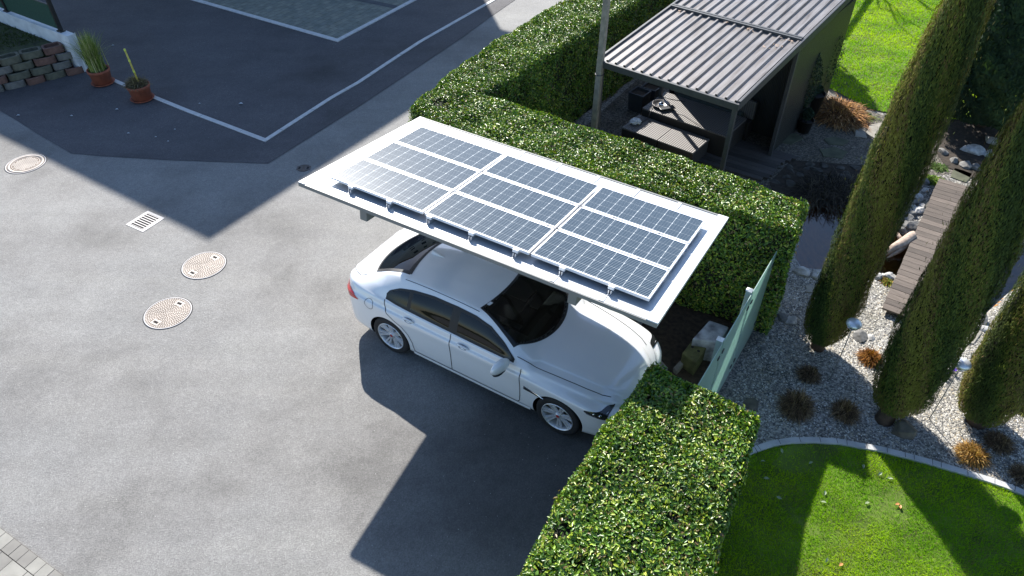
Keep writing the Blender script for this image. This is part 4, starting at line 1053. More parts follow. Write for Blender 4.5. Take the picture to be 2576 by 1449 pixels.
# wheels
def wheel_proto():
    root = None
    bm = bmesh.new(); Mx = Matrix.Rotation(pi/2, 4, 'X')
    lathe(bm, [(.232, -.095), (.285, -.108), (.318, -.100), (.331, -.078), (.335, -.04), (.335, .04), (.331, .078), (.318, .100), (.285, .108), (.232, .095)], 56, M=Mx, cap0=False, cap1=False)
    w0 = obj('wheel', bm, M['rubber'], car)
    bm = bmesh.new()
    lathe(bm, [(.238, .098), (.236, .108), (.228, .106), (.222, .090), (.214, .0), (.214, -.09), (.236, -.1)], 56, M=Mx, cap0=False, cap1=False)
    lathe(bm, [(.065, .02), (.065, .066), (.045, .080), (.0455, .081), (.001, .084)], 24, M=Mx, cap0=False)
    for k in range(7):
        for d in (-1, 1):
            a = 2*pi*k/7
            a0 = a+d*.17; a1 = a+d*.115*1.0
            p0 = (.048*cos(a0*1), .048*sin(a0)); p1 = (.224*cos(a+d*.135), .224*sin(a+d*.135))
            dx, dz = p1[0]-p0[0], p1[1]-p0[1]; l = math.hypot(dx, dz); nx, nz = -dz/l, dx/l
            rows = []
            for (px, pz), wd, yt, yb_ in ((p0, .014, .072, .04), (((p0[0]+p1[0])/2, (p0[1]+p1[1])/2), .013, .080, .055), (p1, .015, .094, .06)):
                rows.append([Vector((px-nx*wd*1.3, -yb_, pz-nz*wd*1.3)), Vector((px-nx*wd*.7, -yt, pz-nz*wd*.7)), Vector((px+nx*wd*.7, -yt, pz+nz*wd*.7)), Vector((px+nx*wd*1.3, -yb_, pz+nz*wd*1.3))])
            V_ = [[bm.verts.new(q) for q in r] for r in rows]
            for A, B in zip(V_, V_[1:]):
                for i in range(3): bm.faces.new((A[i], A[i+1], B[i+1], B[i]))
    bmesh.ops.recalc_face_normals(bm, faces=[f for f in bm.faces])
    obj('rim', bm, M['rim'], w0)
    bm = bmesh.new(); lathe(bm, [(.165, -.02), (.165, .0), (.07, .004)], 40, M=Mx); obj('brake_disc', bm, M['disc'], w0)
    bm = bmesh.new(); lathe(bm, [(.026, .084), (.024, .088)], 20, M=Mx); obj('wheel_badge', bm, M['red'], w0)
    for o in w0.children: pass
    return w0
w0 = wheel_proto()
for k, (x, s) in enumerate(((-AX, -1), (AX, -1), (-AX, 1), (AX, 1))):
    o = w0 if k == 0 else copy_tree(w0, car)
    o.location = (x, s*.800, WR); o.rotation_euler = (0, .2*k, pi if s > 0 else 0)
    if s < 0: o.rotation_euler = (0, .25+.3*k, 0)

# ================================================================ garden shed with a sheet-metal roof
S0 = G(1505, 150, 2.3); S1 = G(1858, 262, 2.3); sx_ = (S1-S0).normalized(); SWd = (S1-S0).length
S2 = G(1670, 12, 2.5); sy_ = Vector((-sx_.y, sx_.x, 0)); slope = .2/max(1.5, (S2-S0).dot(sy_)); SD1 = (S2-S0).dot(sy_)
shed = thing('garden_shed', 'dark garden shed with open porch and ribbed metal roof behind the hedge', 'shed', (S0.x, S0.y, 0), math.atan2(sx_.y, sx_.x))
SD = SD1+3.3
print('SHED', SWd, SD1, slope)
Mroof = Matrix.Translation((0, 0, 2.3)) @ Matrix.Rotation(math.atan(slope), 4, 'X')
def ribs(y0, y1, z0):
    bm = bmesh.new(); n = 15; p = SWd/n; prof = []
    for k in range(n):
        x = .03+k*(SWd-.06)/n; q = (SWd-.06)/n
        prof += [(x, 0), (x+q*.66, 0), (x+q*.72, .034), (x+q*.90, .034)]
    prof.append((SWd-.03, 0))
    a = [bm.verts.new((x, y0, z0+z)) for x, z in prof]; b_ = [bm.verts.new((x, y1, z0+z)) for x, z in prof]
    a2 = [bm.verts.new((x, y0, z0+z-.006)) for x, z in prof]; b2 = [bm.verts.new((x, y1, z0+z-.006)) for x, z in prof]
    for i in range(len(prof)-1):
        bm.faces.new((a[i], a[i+1], b_[i+1], b_[i])); bm.faces.new((a2[i+1], a2[i], b2[i], b2[i+1]))
        bm.faces.new((a[i+1], a[i], a2[i], a2[i+1])); bm.faces.new((b_[i], b_[i+1], b2[i+1], b2[i]))
    return bm
for y0, y1, z0 in ((.03, SD1-.05, .0), (SD1+.05, SD-.04, .0)):
    o = obj('roof', ribs(y0, y1, z0), M['roof_sheet'], shed); o.matrix_local = Mroof
bm = bmesh.new()
box(bm, -.02, SWd+.02, -.03, .03, -.12, .005); box(bm, -.02, SWd+.02, SD-.04, SD+.02, -.12, .05)
box(bm, -.022, .028, .031, SD-.041, -.12, .035); box(bm, SWd-.028, SWd+.022, .031, SD-.041, -.12, .035); bevel(bm, .008)
o = obj('roof_frame', bm, M['slate'], shed); o.matrix_local = Mroof
bm = bmesh.new(); box(bm, .03, SWd-.03, SD1-.055, SD1-.012, -.03, .058); box(bm, .03, SWd-.03, SD1+.012, SD1+.055, -.03, .058)
o = obj('roof_joint', bm, M['slate'], shed); o.matrix_local = Mroof
for px_, py_ in ((.02, .02), (SWd-.09, .0), (SWd-.09, SD1-.05), (.02, SD1-.05)):
    bm = bmesh.new(); z_ = 2.18+slope*py_; box(bm, px_, px_+.075, py_, py_+.075, -.02, z_); bevel(bm, .006); obj('post', bm, M['slate'], shed)
YW = SD1+.75
for a in ((.10, SWd-.10, YW, YW+.04), (SWd-.12, SWd-.08, SD1+.05, SD-.1), (.06, .10, SD1+.4, SD-.1), (.10, SWd-.12, SD-.14, SD-.10)):
    bm = bmesh.new(); box(bm, a[0], a[1], a[2], a[3], .02, 2.16+slope*a[2]); obj('wall', bm, M['cladding'] if a[1]-a[0] > 1 else ribbed('dark_corrugated_cladding', (.035, .037, .036), .035, 1, .45, .42), shed)
bm = bmesh.new(); box(bm, .9, 1.75, YW-.02, YW-.004, .05, 2.0); obj('door', bm, M['slate'], shed)
# loose leaves caught on the roof
for k, (x, y) in enumerate(((.30, SD1-.10), (1.25, SD1-.09), (1.75, SD1-.10), (SWd-.25, SD1-.14), (SWd-.30, SD1-.45), (SWd-.42, SD1-.60))):
    bm = bmesh.new(); g = np.random.default_rng(k)
    for _ in range(6):
        a = g.uniform(0, 6.3); c = Vector((x+g.normal(0, .05), y+g.normal(0, .03), .012+g.uniform(0, .02))); d = Vector((cos(a), sin(a), g.normal(0, .2)))*.032; e_ = Vector((-sin(a), cos(a), 0))*.015
        bm.faces.new([bm.verts.new(q) for q in (c-d, c+e_, c+d, c-e_)])
    Mw = Matrix.Translation(shed.location) @ Matrix.Rotation(shed.rotation_euler.z, 4, 'Z') @ Mroof
    o = obj('leaf_litter', bm, simple('dry_leaves', (.42, .30, .22), .8, var=.3)); o.matrix_world = Mw @ Matrix.Translation((0, 0, .006))
    tag(o, 'small clump of dry leaves caught on the ribbed shed roof', 'leaves', 'dry leaves on the shed roof', kind='stuff')
# boards in front of it
bm = bmesh.new(); W_b = 6
dk = [G(1735, 372), G(1853, 348), G(1973, 372), G(1925, 455), G(1800, 470)]
o_ = Vector((S0.x, S0.y, 0))
def SL(x, y, z=0): return o_+sx_*x+sy_*y+Vector((0, 0, z))
d0, d1, d2 = G(1769, 416), G(1913, 460), G(1869, 352); du = (d1-d0); DL = du.length; dv = d2-d0; dn = Vector((-du.y, du.x, 0)).normalized(); DW = dv.dot(dn); sk = dv.dot(du.normalized())
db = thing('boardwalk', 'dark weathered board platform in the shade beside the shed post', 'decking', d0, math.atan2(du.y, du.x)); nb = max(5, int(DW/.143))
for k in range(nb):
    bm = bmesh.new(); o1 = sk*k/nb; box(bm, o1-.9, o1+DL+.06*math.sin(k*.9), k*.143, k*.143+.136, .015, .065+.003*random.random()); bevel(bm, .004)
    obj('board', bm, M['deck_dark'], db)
# wicker furniture under the porch (shed axes)
def wbox(name, x0, x1, y0, y1, z0, z1, label, cat, group=None, lid=True, mt='rattan'):
    t = thing(name, label, cat, SL(x0, y0), math.atan2(sx_.y, sx_.x), group)
    bm = bmesh.new(); box(bm, 0, x1-x0, 0, y1-y0, z0, z1-.035); bevel(bm, .008); obj('wicker_body', bm, M['rattan2'], t)
    bm = bmesh.new(); box(bm, -.006, x1-x0+.006, -.006, y1-y0+.006, z1-.034, z1); bevel(bm, .006); obj('wicker_top', bm, M[mt], t)
    return t
def loc(px, py, z):
    g = G(px, py, z)-o_; return g.dot(sx_), g.dot(sy_)
ax0, ay0 = loc(1563, 321, .4); ax1, ay1 = loc(1655, 351, .4); ax2, ay2 = loc(1601, 286, .4); bx2, by2 = loc(1781, 353, .4)
print('OTT', ax0, ay0, ax1, ay1, ax2, ay2, bx2, by2)
yb0 = (ay0+ay1)/2; 
wbox('wicker_footstool', ax0, ax1-.01, yb0, ay2, .02, .40, 'sunlit wicker footstool with a white plastic bag on it', 'footstool')
wbox('wicker_footstool', ax1+.015, bx2, yb0, ay2, .02, .40, 'half-shaded wicker footstool nearest the front post of the shed', 'footstool')
tx0, ty0 = loc(1614, 273, .56); tx1, ty1 = loc(1688, 226, .56); 
print('TAB', tx0, ty0, tx1, ty1, YW)
ty0 = max(ty0, ay2+.04)
wbox('wicker_table', tx0, tx0+1.95, ty0, min(ty0+.95, YW-.35), .02, .56, 'low wicker table carrying a round metal pan and cables', 'table')
sofa = thing('wicker_sofa', 'dark wicker sofa against the back wall of the porch', 'sofa', SL(tx0+.1, min(ty0+1.0, YW-.3)), math.atan2(sx_.y, sx_.x))
bm = bmesh.new(); box(bm, 0, 1.9, 0, .27, .02, .42); bevel(bm, .01); obj('seat', bm, M['rattan2'], sofa)
bm = bmesh.new(); box(bm, 0, 1.9, .20, .275, .43, .82); bevel(bm, .01); obj('backrest', bm, M['rattan'], sofa)
bm = bmesh.new(); box(bm, .15, 1.7, .02, .19, .43, .56); bevel(bm, .04, 3); obj('cushion', bm, simple('grey_green_cushion', (.05, .062, .055), .9, var=.2), sofa)
# pan, cables, bag
def on(px, py, z): return G(px, py, z)
pn = on(1662, 267, .56); pan = thing('metal_pan', 'round steel fire pan with a lamp, lying on the wicker table', 'pan', pn)
bm = bmesh.new(); lathe(bm, [(.10, 0.004), (.17, .03), (.19, .065), (.18, .065), (.155, .035), (.02, .015)], 28, cap1=True); obj('bowl', bm, M['disc'], pan, True)
bm = bmesh.new(); lathe(bm, [(.06, .016), (.065, .05), (.05, .08), (.02, .095)], 16); obj('lamp', bm, M['chrome'], pan, True)
bm = bmesh.new(); Mt = Matrix.Translation((.10, -.17, .035)) @ Matrix.Rotation(.3, 4, 'Z'); box(bm, -.17, .17, -.07, .07, 0, .03, Mt); bevel(bm, .01); obj('cover', bm, M['black'], pan)
bm = bmesh.new(); a = on(1655, 262, .59); b_ = on(1668, 239, .57); c_ = on(1726, 256, .57)
tube(bm, [on(1697, 283, .57), on(1720, 290, .565), on(1745, 305, .58), on(1766, 321, .60)], .006, 5)
tube(bm, [on(1664, 258, .60), on(1668, 243, .57), on(1655, 241, .57), on(1646, 250, .57), on(1646, 262, .575), on(1640, 275, .565), on(1634, 287, .54), on(1630, 299, .42), on(1618, 306, .408), on(1606, 312, .408)], .006, 5)
tube(bm, [on(1668, 243, .57), on(1690, 250, .567), on(1710, 253, .567), on(1724, 256, .567)], .006, 5)
tag(obj('cable', bm, M['black']), 'black cable looping over the wicker table and down to the footstool', 'cable')
bg_ = on(1598, 311, .40); bm = bmesh.new(); ret = bmesh.ops.create_icosphere(bm, subdivisions=3, radius=1)
g = np.random.default_rng(4)
for v in bm.verts:
    n_ = v.co.normalized(); k = 1+.28*math.sin(n_.x*7+n_.y*5)*math.cos(n_.z*6+n_.y*4)+g.normal(0, .07); v.co = Vector((n_.x*.115*k, n_.y*.085*k, max(-.0, .055+n_.z*.06*k)))
o = obj('plastic_bag', bm, M['white']); o.location = bg_+Vector((0, 0, .003)); tag(o, 'crumpled white plastic bag on the sunlit wicker footstool', 'plastic bag')
# square planter left of the porch
c4 = [G(1583, 231, .45), G(1602, 218, .45), G(1638, 227, .45), G(1619, 244, .45)]
pc = sum(c4, Vector())/4; 
def planter(pos, s, h, label, cat='planter', mt='slate', rot=None):
    t = thing('planter', label, cat, (pos.x, pos.y, 0), rot if rot is not None else math.atan2(sx_.y, sx_.x))
    bm = bmesh.new(); k = .86
    def ring(a, z): return [bm.verts.new((x*a, y*a, z)) for x, y in ((-1, -1), (1, -1), (1, 1), (-1, 1))]
    R_ = [ring(s*k, .01), ring(s, h), ring(s-.025, h), ring(s-.03, h-.06)]
    bm.faces.new(R_[0][::-1])
    for A, B in zip(R_, R_[1:]):
        for i in range(4): bm.faces.new((A[i], A[(i+1) % 4], B[(i+1) % 4], B[i]))
    obj('pot', bm, M[mt], t)
    bm = bmesh.new(); poly(bm, [(-s+.03, -s+.03), (s-.03, -s+.03), (s-.03, s-.03), (-s+.03, s-.03)], h-.055); obj('soil', bm, M['earth'], t)
    return t
planter(pc, .19, .45, 'square grey planter of bare soil left of the wicker table')
planter(pc+Vector((.35, .45, 0)), .19, .36, 'lower square grey planter behind the first one, in deep shade')
# wooden mast
mb = G(1484, 425); mp_ = thing('wooden_mast', 'tall weathered wooden mast left of the shed roof', 'pole', mb)
bm = bmesh.new(); Mt = Matrix.Rotation(R(-35), 4, 'Z'); vs, _ = box(bm, -.055, .055, -.045, .045, 0, 3.8, Mt); bevel(bm, .006)
for v in bm.verts: v.co.x += .018*v.co.z
obj('mast', bm, M['woodpole'], mp_)
bm = bmesh.new(); 
for z in (.9, 2.05): tube(bm, [(.075*cos(a)+.018*z, .075*sin(a), z) for a in np.linspace(0, 2*pi, 13)], .008, 5, caps=False)
obj('strap', bm, M['slate'], mp_)
# pale drainpipe-like slab lamp by the shed, dark potted plants
pl = G(1944, 330); sp = thing('solar_spike_light', 'small pale garden light on a spike at the shed wall', 'garden light', pl)
bm = bmesh.new(); box(bm, -.055, .055, -.055, .055, .26, .29); bevel(bm, .01); obj('lamp_head', bm, simple('pale_metal', (.45, .48, .52), .4), sp)
bm = bmesh.new(); lathe(bm, [(.012, -.05), (.012, .258)], 8); obj('stake', bm, M['black'], sp)

# ---- rocks
def rock(bm, s, seed):
    ret = bmesh.ops.create_icosphere(bm, subdivisions=4, radius=1); g = np.random.default_rng(seed)
    D = g.normal(0, 1, (15, 3)); D /= np.linalg.norm(D, axis=1, keepdims=True); h = g.uniform(.55, .88, 15)
    for v in bm.verts:
        n_ = np.array(v.co)
        for d, hh in zip(D, h):
            k = n_@d
            if k > hh: n_ = n_-d*(k-hh)*.97
        n_ = n_*(1+.03*math.sin(n_[0]*11+seed)*math.cos(n_[1]*9)+.02*math.sin(n_[2]*23+n_[0]*17))
        v.co = Vector((n_[0]*s[0], n_[1]*s[1], n_[2]*s[2]))
    for f in bm.faces: f.smooth = True
def put_rock(px, py, r, label, mt='rock', seed=0, z=0., group=None, flat=.6, rot=None, name='rock', cat='rock'):
    g = G(px, py, z); bm = bmesh.new(); rn = random.Random(seed)
    rock(bm, (r, r*rn.uniform(.7, .9), r*flat), seed); o = obj(name, bm, M[mt]); sharp(o, 16)
    o.location = (g.x, g.y, z+r*flat*.45); o.rotation_euler = (0, 0, rn.uniform(0, 6) if rot is None else rot)
    return tag(o, label, cat, group)
put_rock(2268, 1092, .20, 'large brown boulder at the foot of the middle cypress', 'rock_brown', 3, rot=.1, flat=.8, name='boulder', cat='boulder')
e_l = 'pale rock on the pond edge behind the end of the laurel hedge'
put_rock(2014, 688, .155, 'long pale rock on the near pond edge beside the hedge end', seed=5, flat=.5, rot=-.2)
put_rock(2054, 694, .14, 'rounder pale rock on the near pond edge, left of the first cypress', seed=6)
put_rock(2207, 700, .10, 'small pale rock between first cypress and bridge', seed=7)
put_rock(2235, 698, .13, 'flat pale rock touching the bridge at the near pond edge', seed=8, flat=.45, rot=-.1)
put_rock(1943, 800, .09, 'grey rock at the hedge foot, leftmost of the row of three', 'rock_grey', 9)
put_rock(1964, 802, .11, 'grey rock at the hedge foot, middle of the row of three', 'rock_grey', 10)
put_rock(1992, 812, .12, 'pale round rock at the hedge foot, nearest the first cypress', seed=11)
put_rock(2160, 849, .15, 'grey flat rock below the left garden lamp', 'rock_grey', 12, flat=.4)
put_rock(2190, 852, .09, 'buff stone behind the orange grass tuft', seed=13, flat=.4)
put_rock(2462, 808, .16, 'blue-grey rock by the pond right of the middle cypress', 'rock_grey', 14)
put_rock(2472, 826, .12, 'flat pale rock below the blue-grey pond rock', seed=15, flat=.35)
put_rock(2443, 383, .26, 'large white rock on the dark soil, in the open', seed=16, flat=.45)
put_rock(2495, 360, .22, 'white rock furthest back beside the thuja foot', seed=17, flat=.5)
put_rock(2486, 394, .17, 'white rock half hidden behind the middle cypress', seed=18, flat=.6)
for k, (x, y, r_) in enumerate(((2370, 386, .13), (2398, 407, .15), (2428, 420, .15), (2454, 426, .14))):
    put_rock(x, y, r_, ('blue-grey border stone, %s of the row of four above the bridge' % ['first', 'second', 'third', 'fourth'][k]), 'rock_grey', 20+k)
for k, (x, y, r_, m_) in enumerate(((2326, 461, .12, 'rock_grey'), (2325, 482, .10, 'rock'), (2309, 500, .12, 'rock'), (2304, 512, .09, 'rock_grey'), (2309, 534, .14, 'rock'), (2292, 541, .13, 'rock_grey'), (2283, 553, .13, 'rock_grey'), (2295, 572, .15, 'rock_grey'), (2276, 571, .13, 'rock_grey'), (2270, 583, .10, 'rock_grey'), (2318, 520, .08, 'rock'), (2300, 524, .08, 'rock'))):
    put_rock(x, y, r_, 'loose stone in the pile between the first cypress and the bridge', m_, 30+k, group='stones piled beside the bridge')
for k in range(26):
    x = 1925+random.random()*230; y = 418+random.random()*50
    put_rock(x, y, random.uniform(.06, .15), 'dark stone in the shaded rockery above the pond', 'rock_dark', 60+k, group='dark stones of the shaded rockery', flat=.4)
for k, (x, y) in enumerate(((1887, 848), (1898, 842), (1912, 852), (1905, 868))): put_rock(x+6, y+26, .055, 'small dull stone at the foot of the glass screen', 'rock_grey', 90+k, group='small stones at the glass screen')
put_rock(1893, 1020, .13, 'low brown stone at the far corner of the front hedge', 'rock_brown', 95, flat=.4)
# flagstones
def slab(px, label, mt='slab', h=.03, sd_=0):
    P = [G2(*q) for q in px]; bm = bmesh.new(); rn = random.Random(sd_); Q = []
    for i in range(len(P)):
        a, b2 = Vector(P[i]), Vector(P[(i+1) % len(P)])
        Q.append(tuple(a)); Q.append(tuple((a+b2)/2+Vector((rn.uniform(-.02, .02), rn.uniform(-.02, .02)))))
    prism(bm, Q, -.02, h); bevel(bm, .008, 2); tag(obj('stepping_stone', bm, M[mt]), label, 'stepping stone', None)
slab([(2186, 318), (2214, 312), (2240, 322), (2236, 345), (2200, 352), (2176, 338)], 'broad sunlit flagstone left of the first cypress', h=.04)
slab([(2150, 330), (2176, 322), (2180, 350), (2150, 346)], 'small buff flagstone beside the sunlit one', h=.035, sd_=2)
slab([(2072, 352), (2098, 346), (2136, 356), (2118, 368), (2084, 366)], 'shaded mossy flagstone nearest the dark pots', 'slab_dark', sd_=3)
slab([(2060, 378), (2100, 372), (2132, 384), (2118, 402), (2070, 396)], 'middle shaded mossy flagstone of the gravel path', 'slab_dark', sd_=4)
slab([(1960, 345), (2000, 338), (2020, 352), (1990, 366), (1962, 360)], 'shaded flagstone at the end of the dark boards', 'slab_dark', sd_=5)
slab([(2400, 425), (2445, 440), (2430, 462), (2390, 448)], 'grey flagstone at the upper end of the bridge', 'slab_dark', sd_=6)
slab([(1965, 722), (1982, 712), (1978, 742), (1966, 748)], 'narrow pale slab beside the hedge end', sd_=7)
slab([(2024, 720), (2056, 722), (2050, 738), (2024, 736)], 'pale slab left of the first cypress', sd_=8)
slab([(2168, 742), (2182, 748), (2180, 776), (2158, 776), (2160, 756)], 'pale slab right of the first cypress', sd_=9)
slab([(2420, 862), (2450, 828), (2470, 838), (2448, 868)], 'pale slab behind the right-hand garden lamp', sd_=10)

# ---- footbridge
b0, b1 = G(2219, 774, .12), G(2364, 444, .12); L = (b1-b0).length; bd = (b1-b0)/L; a_ = math.atan2(bd.y, bd.x)-pi/2
br = thing('footbridge', 'straight plank footbridge crossing the pond between the cypresses', 'bridge', (b0.x, b0.y, 0), a_)
n = int(L/.145)
for k in range(n):
    bm = bmesh.new(); j = random.uniform(-.006, .006); box(bm, 0+j, .93+j, k*.145, k*.145+.139, .09, .120+random.uniform(-.0015, .0015)); bevel(bm, .003)
    p_ = obj('plank', bm, M['deck'] if k else M['deck'], br)
    for v in p_.data.vertices: pass
M['deck'].node_tree.nodes['Separate XYZ']
for nd in M['deck'].node_tree.nodes:
    if nd.bl_idname == 'ShaderNodeSeparateXYZ':
        for l in list(nd.outputs[0].links): M['deck'].node_tree.links.new(nd.outputs[1], l.to_socket)
    if nd.bl_idname == 'ShaderNodeMapping': nd.inputs['Scale'].default_value = (2.5, 30, 10)
for x in (.10, .80):
    bm = bmesh.new(); box(bm, x, x+.07, .03, n*.145-.03, -.05, .088); obj('beam', bm, M['deck_dark'], br)
# driftwood in the pond
dw = G(2268, 622, -.03); bm = bmesh.new()
tube(bm, [(-.42, -.20, -.05), (-.2, -.08, .05), (0, 0, .10), (.2, .16, .13), (.30, .30, .10)], [.03, .07, .10, .085, .03], 9)
tube(bm, [(-.35, -.24, -.06), (-.12, -.14, .02), (.1, .0, .08)], [.015, .045, .05], 7); tube(bm, [(.0, .05, .08), (-.02, .24, .12), (-.10, .34, .1)], [.05, .03, .01], 7)
o = obj('driftwood', bm, M['driftwood'], None, True); o.location = dw; tag(o, 'bleached driftwood lying in the pond beside the bridge', 'driftwood')
# reeds drooping into the dark side of the pond
def tuft(px, py, r, h, n, label, pal, name='grass_tuft', cat='grass tuft', z=0., group=None, seed=0, wd=.004, droop=.5, grnd=None):
    g = np.random.default_rng(seed); c = grnd or G(px, py, z); t = thing(name, label, cat, (c.x, c.y, z), 0, group)
    a = g.uniform(0, 2*pi, n); ph = np.arccos(g.uniform(.02, 1, n)); L_ = g.uniform(.7, 1.1, n)
    b = np.stack([g.normal(0, r*.22, n), g.normal(0, r*.22, n), g.uniform(-.01, .01, n)], -1)
    d = np.stack([np.sin(ph)*np.cos(a)*r, np.sin(ph)*np.sin(a)*r, np.cos(ph)*h], -1)*L_[:, None]
    s = np.stack([-np.sin(a), np.cos(a), g.normal(0, .3, n)], -1)*wd
    m = b+d*.6+np.array([0, 0, h*.10]); e = b+d*np.stack([1+0*ph, 1+0*ph, 1-droop*np.sin(ph)], -1)
    V = np.stack([b-s, b+s, m+s*.8, m-s*.8, e], 1).reshape(-1, 3); k = 5*np.arange(n)[:, None]
    F = np.concatenate([k+np.array([[0, 1, 2]]), k+np.array([[0, 2, 3]]), k+np.array([[3, 2, 4]])])
    pal = np.array(pal); col = pal[g.integers(0, len(pal), n)]*g.uniform(.6, 1.4, (n, 1))
    link('blades', npmesh('blades', V, F, np.repeat(col, 5, 0)), M['drygrass'], t)
    return t
OR = [(.30, .12, .02), (.22, .085, .02), (.36, .18, .04), (.12, .05, .015)]; BR = [(.22, .15, .085), (.14, .09, .055), (.32, .23, .14), (.07, .045, .03)]
tuft(2187, 905, .17, .20, 1900, 'round orange-brown grass tuft left of the middle cypress', OR, seed=1)
tuft(2032, 948, .17, .22, 1100, 'sparse brown tuft in the shaded gravel, nearest the first cypress trunk', BR, seed=2)
tuft(2000, 1032, .24, .40, 2300, 'biggest brown grass tuft in the shaded gravel beside the front hedge', BR, seed=3)
tuft(2122, 1045, .19, .33, 1700, 'brown grass tuft left of the brown boulder', BR, seed=4)
tuft(2442, 1150, .20, .22, 2300, 'golden-orange grass tuft in the sun near the lawn kerb', [(.42, .23, .05), (.30, .15, .03), (.50, .33, .12), (.14, .07, .02)], seed=5)
tuft(2510, 1118, .18, .18, 1400, 'shaded brown grass tuft right of the golden one', BR, seed=6)
tuft(2572, 1200, .17, .18, 1300, 'brown grass tuft at the very right edge by the kerb', BR, seed=7)
tuft(2572, 1035, .12, .12, 700, 'small yellow-green tuft at the right edge of the gravel', [(.2, .2, .05), (.12, .14, .03)], seed=8)
tuft(2105, 290, .62, .30, 5200, 'wide heap of russet dead fern beside the upper lawn', [(.38, .19, .07), (.26, .12, .045), (.48, .28, .12), (.10, .055, .03)], 'dead_fern', 'dead fern', seed=9, wd=.011)
tuft(2132, 312, .35, .16, 1500, 'low fringe of broken fern stalks below the russet heap', [(.34, .21, .11), (.22, .13, .07), (.40, .3, .18)], 'dead_fern', 'dead fern', seed=19, wd=.010)
tuft(2232, 712, .12, .07, 500, 'small green plant at the near left foot of the bridge', [(.10, .16, .02), (.20, .20, .03), (.25, .12, .03)], 'low_plant', 'plant', seed=10, wd=.008)
tuft(2342, 456, .20, .12, 700, 'leafy yellow-green plant at the upper left end of the bridge', [(.10, .19, .02), (.18, .24, .03), (.06, .10, .02)], 'low_plant', 'plant', seed=11, wd=.014)
tuft(2360, 424, .20, .08, 600, 'low green weeds between first cypress and border stones', [(.06, .12, .02), (.10, .14, .04)], 'low_plant', 'plant', seed=12, wd=.010)
tuft(2175, 296, .3, .05, 500, 'green weeds on the gravel left of the first cypress', [(.08, .15, .03), (.14, .18, .05)], 'low_plant', 'plant', seed=13, wd=.010)
RD = [(.06, .05, .04), (.10, .085, .06), (.03, .028, .025)]
for k, (x, y) in enumerate(((2060, 492), (2085, 485), (2110, 484), (2135, 486))):
    t = tuft(x, y, .75, .30, 330, 'dark reeds hanging over the shaded pond edge, %s clump from the left' % ['first', 'second', 'third', 'fourth'][k], RD, 'reeds', 'reeds', group='reeds along the shaded pond edge', seed=70+k, wd=.006, droop=1.5)
# crocuses
for k, (x, y) in enumerate(((2395, 940), (2371, 950), (2379, 945))):
    c = G(x, y); t = thing('crocus', ['violet crocus furthest from the viewer beside the right cypress', 'violet crocus nearest the middle cypress, leftmost of the three', 'violet crocus between the two others in the gravel'][k], 'flower', c, k, 'violet crocuses in the gravel')
    bm = bmesh.new()
    for q in range(6):
        a = q*pi/3; P = [Vector((.006*cos(a), .006*sin(a), .05)), Vector((.030*cos(a-.5), .030*sin(a-.5), .085)), Vector((.034*cos(a), .034*sin(a), .12)), Vector((.030*cos(a+.5), .030*sin(a+.5), .085))]
        bm.faces.new([bm.verts.new(p) for p in P])
    obj('petals', bm, simple('violet_petal', (.20, .07, .62), .6, var=.15), t)
    bm = bmesh.new(); tube(bm, [(0, 0, 0), (0, 0, .055)], .004, 5)
    for q in range(5):
        a = q*1.3; bm.faces.new([bm.verts.new(p) for p in ((0, 0, 0), (.03*cos(a), .03*sin(a), .05), (.07*cos(a), .07*sin(a), .055))])
    obj('leaves', bm, simple('crocus_leaf', (.04, .12, .02), .6), t)
# ---- mushroom garden lamps
def lampx(px, py, h, label):
    c = G(px, py); t = thing('garden_lamp', label, 'garden lamp', c, 0, 'steel mushroom garden lamps')
    bm = bmesh.new(); tube(bm, [(0, 0, -.05), (.005, 0, h*.5), (0, 0, h-.10)], .0065, 8); obj('pole', bm, M['grey_steel'], t)
    bm = bmesh.new(); lathe(bm, [(.01, h-.115), (.055, h-.10), (.078, h-.072), (.074, h-.072), (.05, h-.092), (.012, h-.100)], 28, cap0=True); obj('dish', bm, M['silver'], t, True)
    bm = bmesh.new(); lathe(bm, [(.022, h-.10), (.024, h-.06), (.020, h-.03)], 14); obj('burner', bm, M['copper'], t, True)
    bm = bmesh.new(); lathe(bm, [(.104, h-.030), (.106, h-.020), (.095, h+.004), (.07, h+.026), (.035, h+.040), (.001, h+.044)], 32, cap0=True, cap1=False); obj('cap', bm, M['silver'], t, True)
lampx(2090, 950, 1.12, 'steel mushroom lamp on a thin pole between first and middle cypress')
lampx(2336, 1056, 1.16, 'steel mushroom lamp on a thin pole in front of the right cypress')
# ---- frosted glass screen
F0, F1 = G(1890, 842), G(1819, 970); fd_ = (F1-F0).normalized(); fh = 1.66; fn_ = Vector((fd_.y, -fd_.x, 0))
if fn_.x > 0: fn_ = -fn_
scr = thing('glass_screen', 'frosted green glass privacy screen on steel posts beside the gravel bed', 'screen', F0, math.atan2(fd_.y, fd_.x))
pos_p = [.0]; 
def along(px, py, z):
    return (G(px, py, z)-F0).dot(fd_)
pa, pb = along(1900, 738, fh), along(1826, 862, fh); print('POSTS', pa, pb)
gaps = [(0.0, pa-.02), (pa+.03, pb-.02), (pb+.03, pb+(pb-pa)-.02), (pb+(pb-pa)+.03, pb+2*(pb-pa)*1.0)]
sy = 1 if (Vector((-fd_.y, fd_.x, 0))).dot(fn_) > 0 else -1
for a, b_ in gaps:
    bm = bmesh.new(); box(bm, a, b_, -.005, .005, .08, fh); bevel(bm, .002); gp = obj('glass_panel', bm, M['frosted'], scr)
    for x in (a+.05, b_-.05):
        for z in (.30, fh-.22):
            bm = bmesh.new(); box(bm, x-.03, x+.03, -.018, .018, z-.025, z+.025); bevel(bm, .005); obj('clamp', bm, M['slate'], scr)
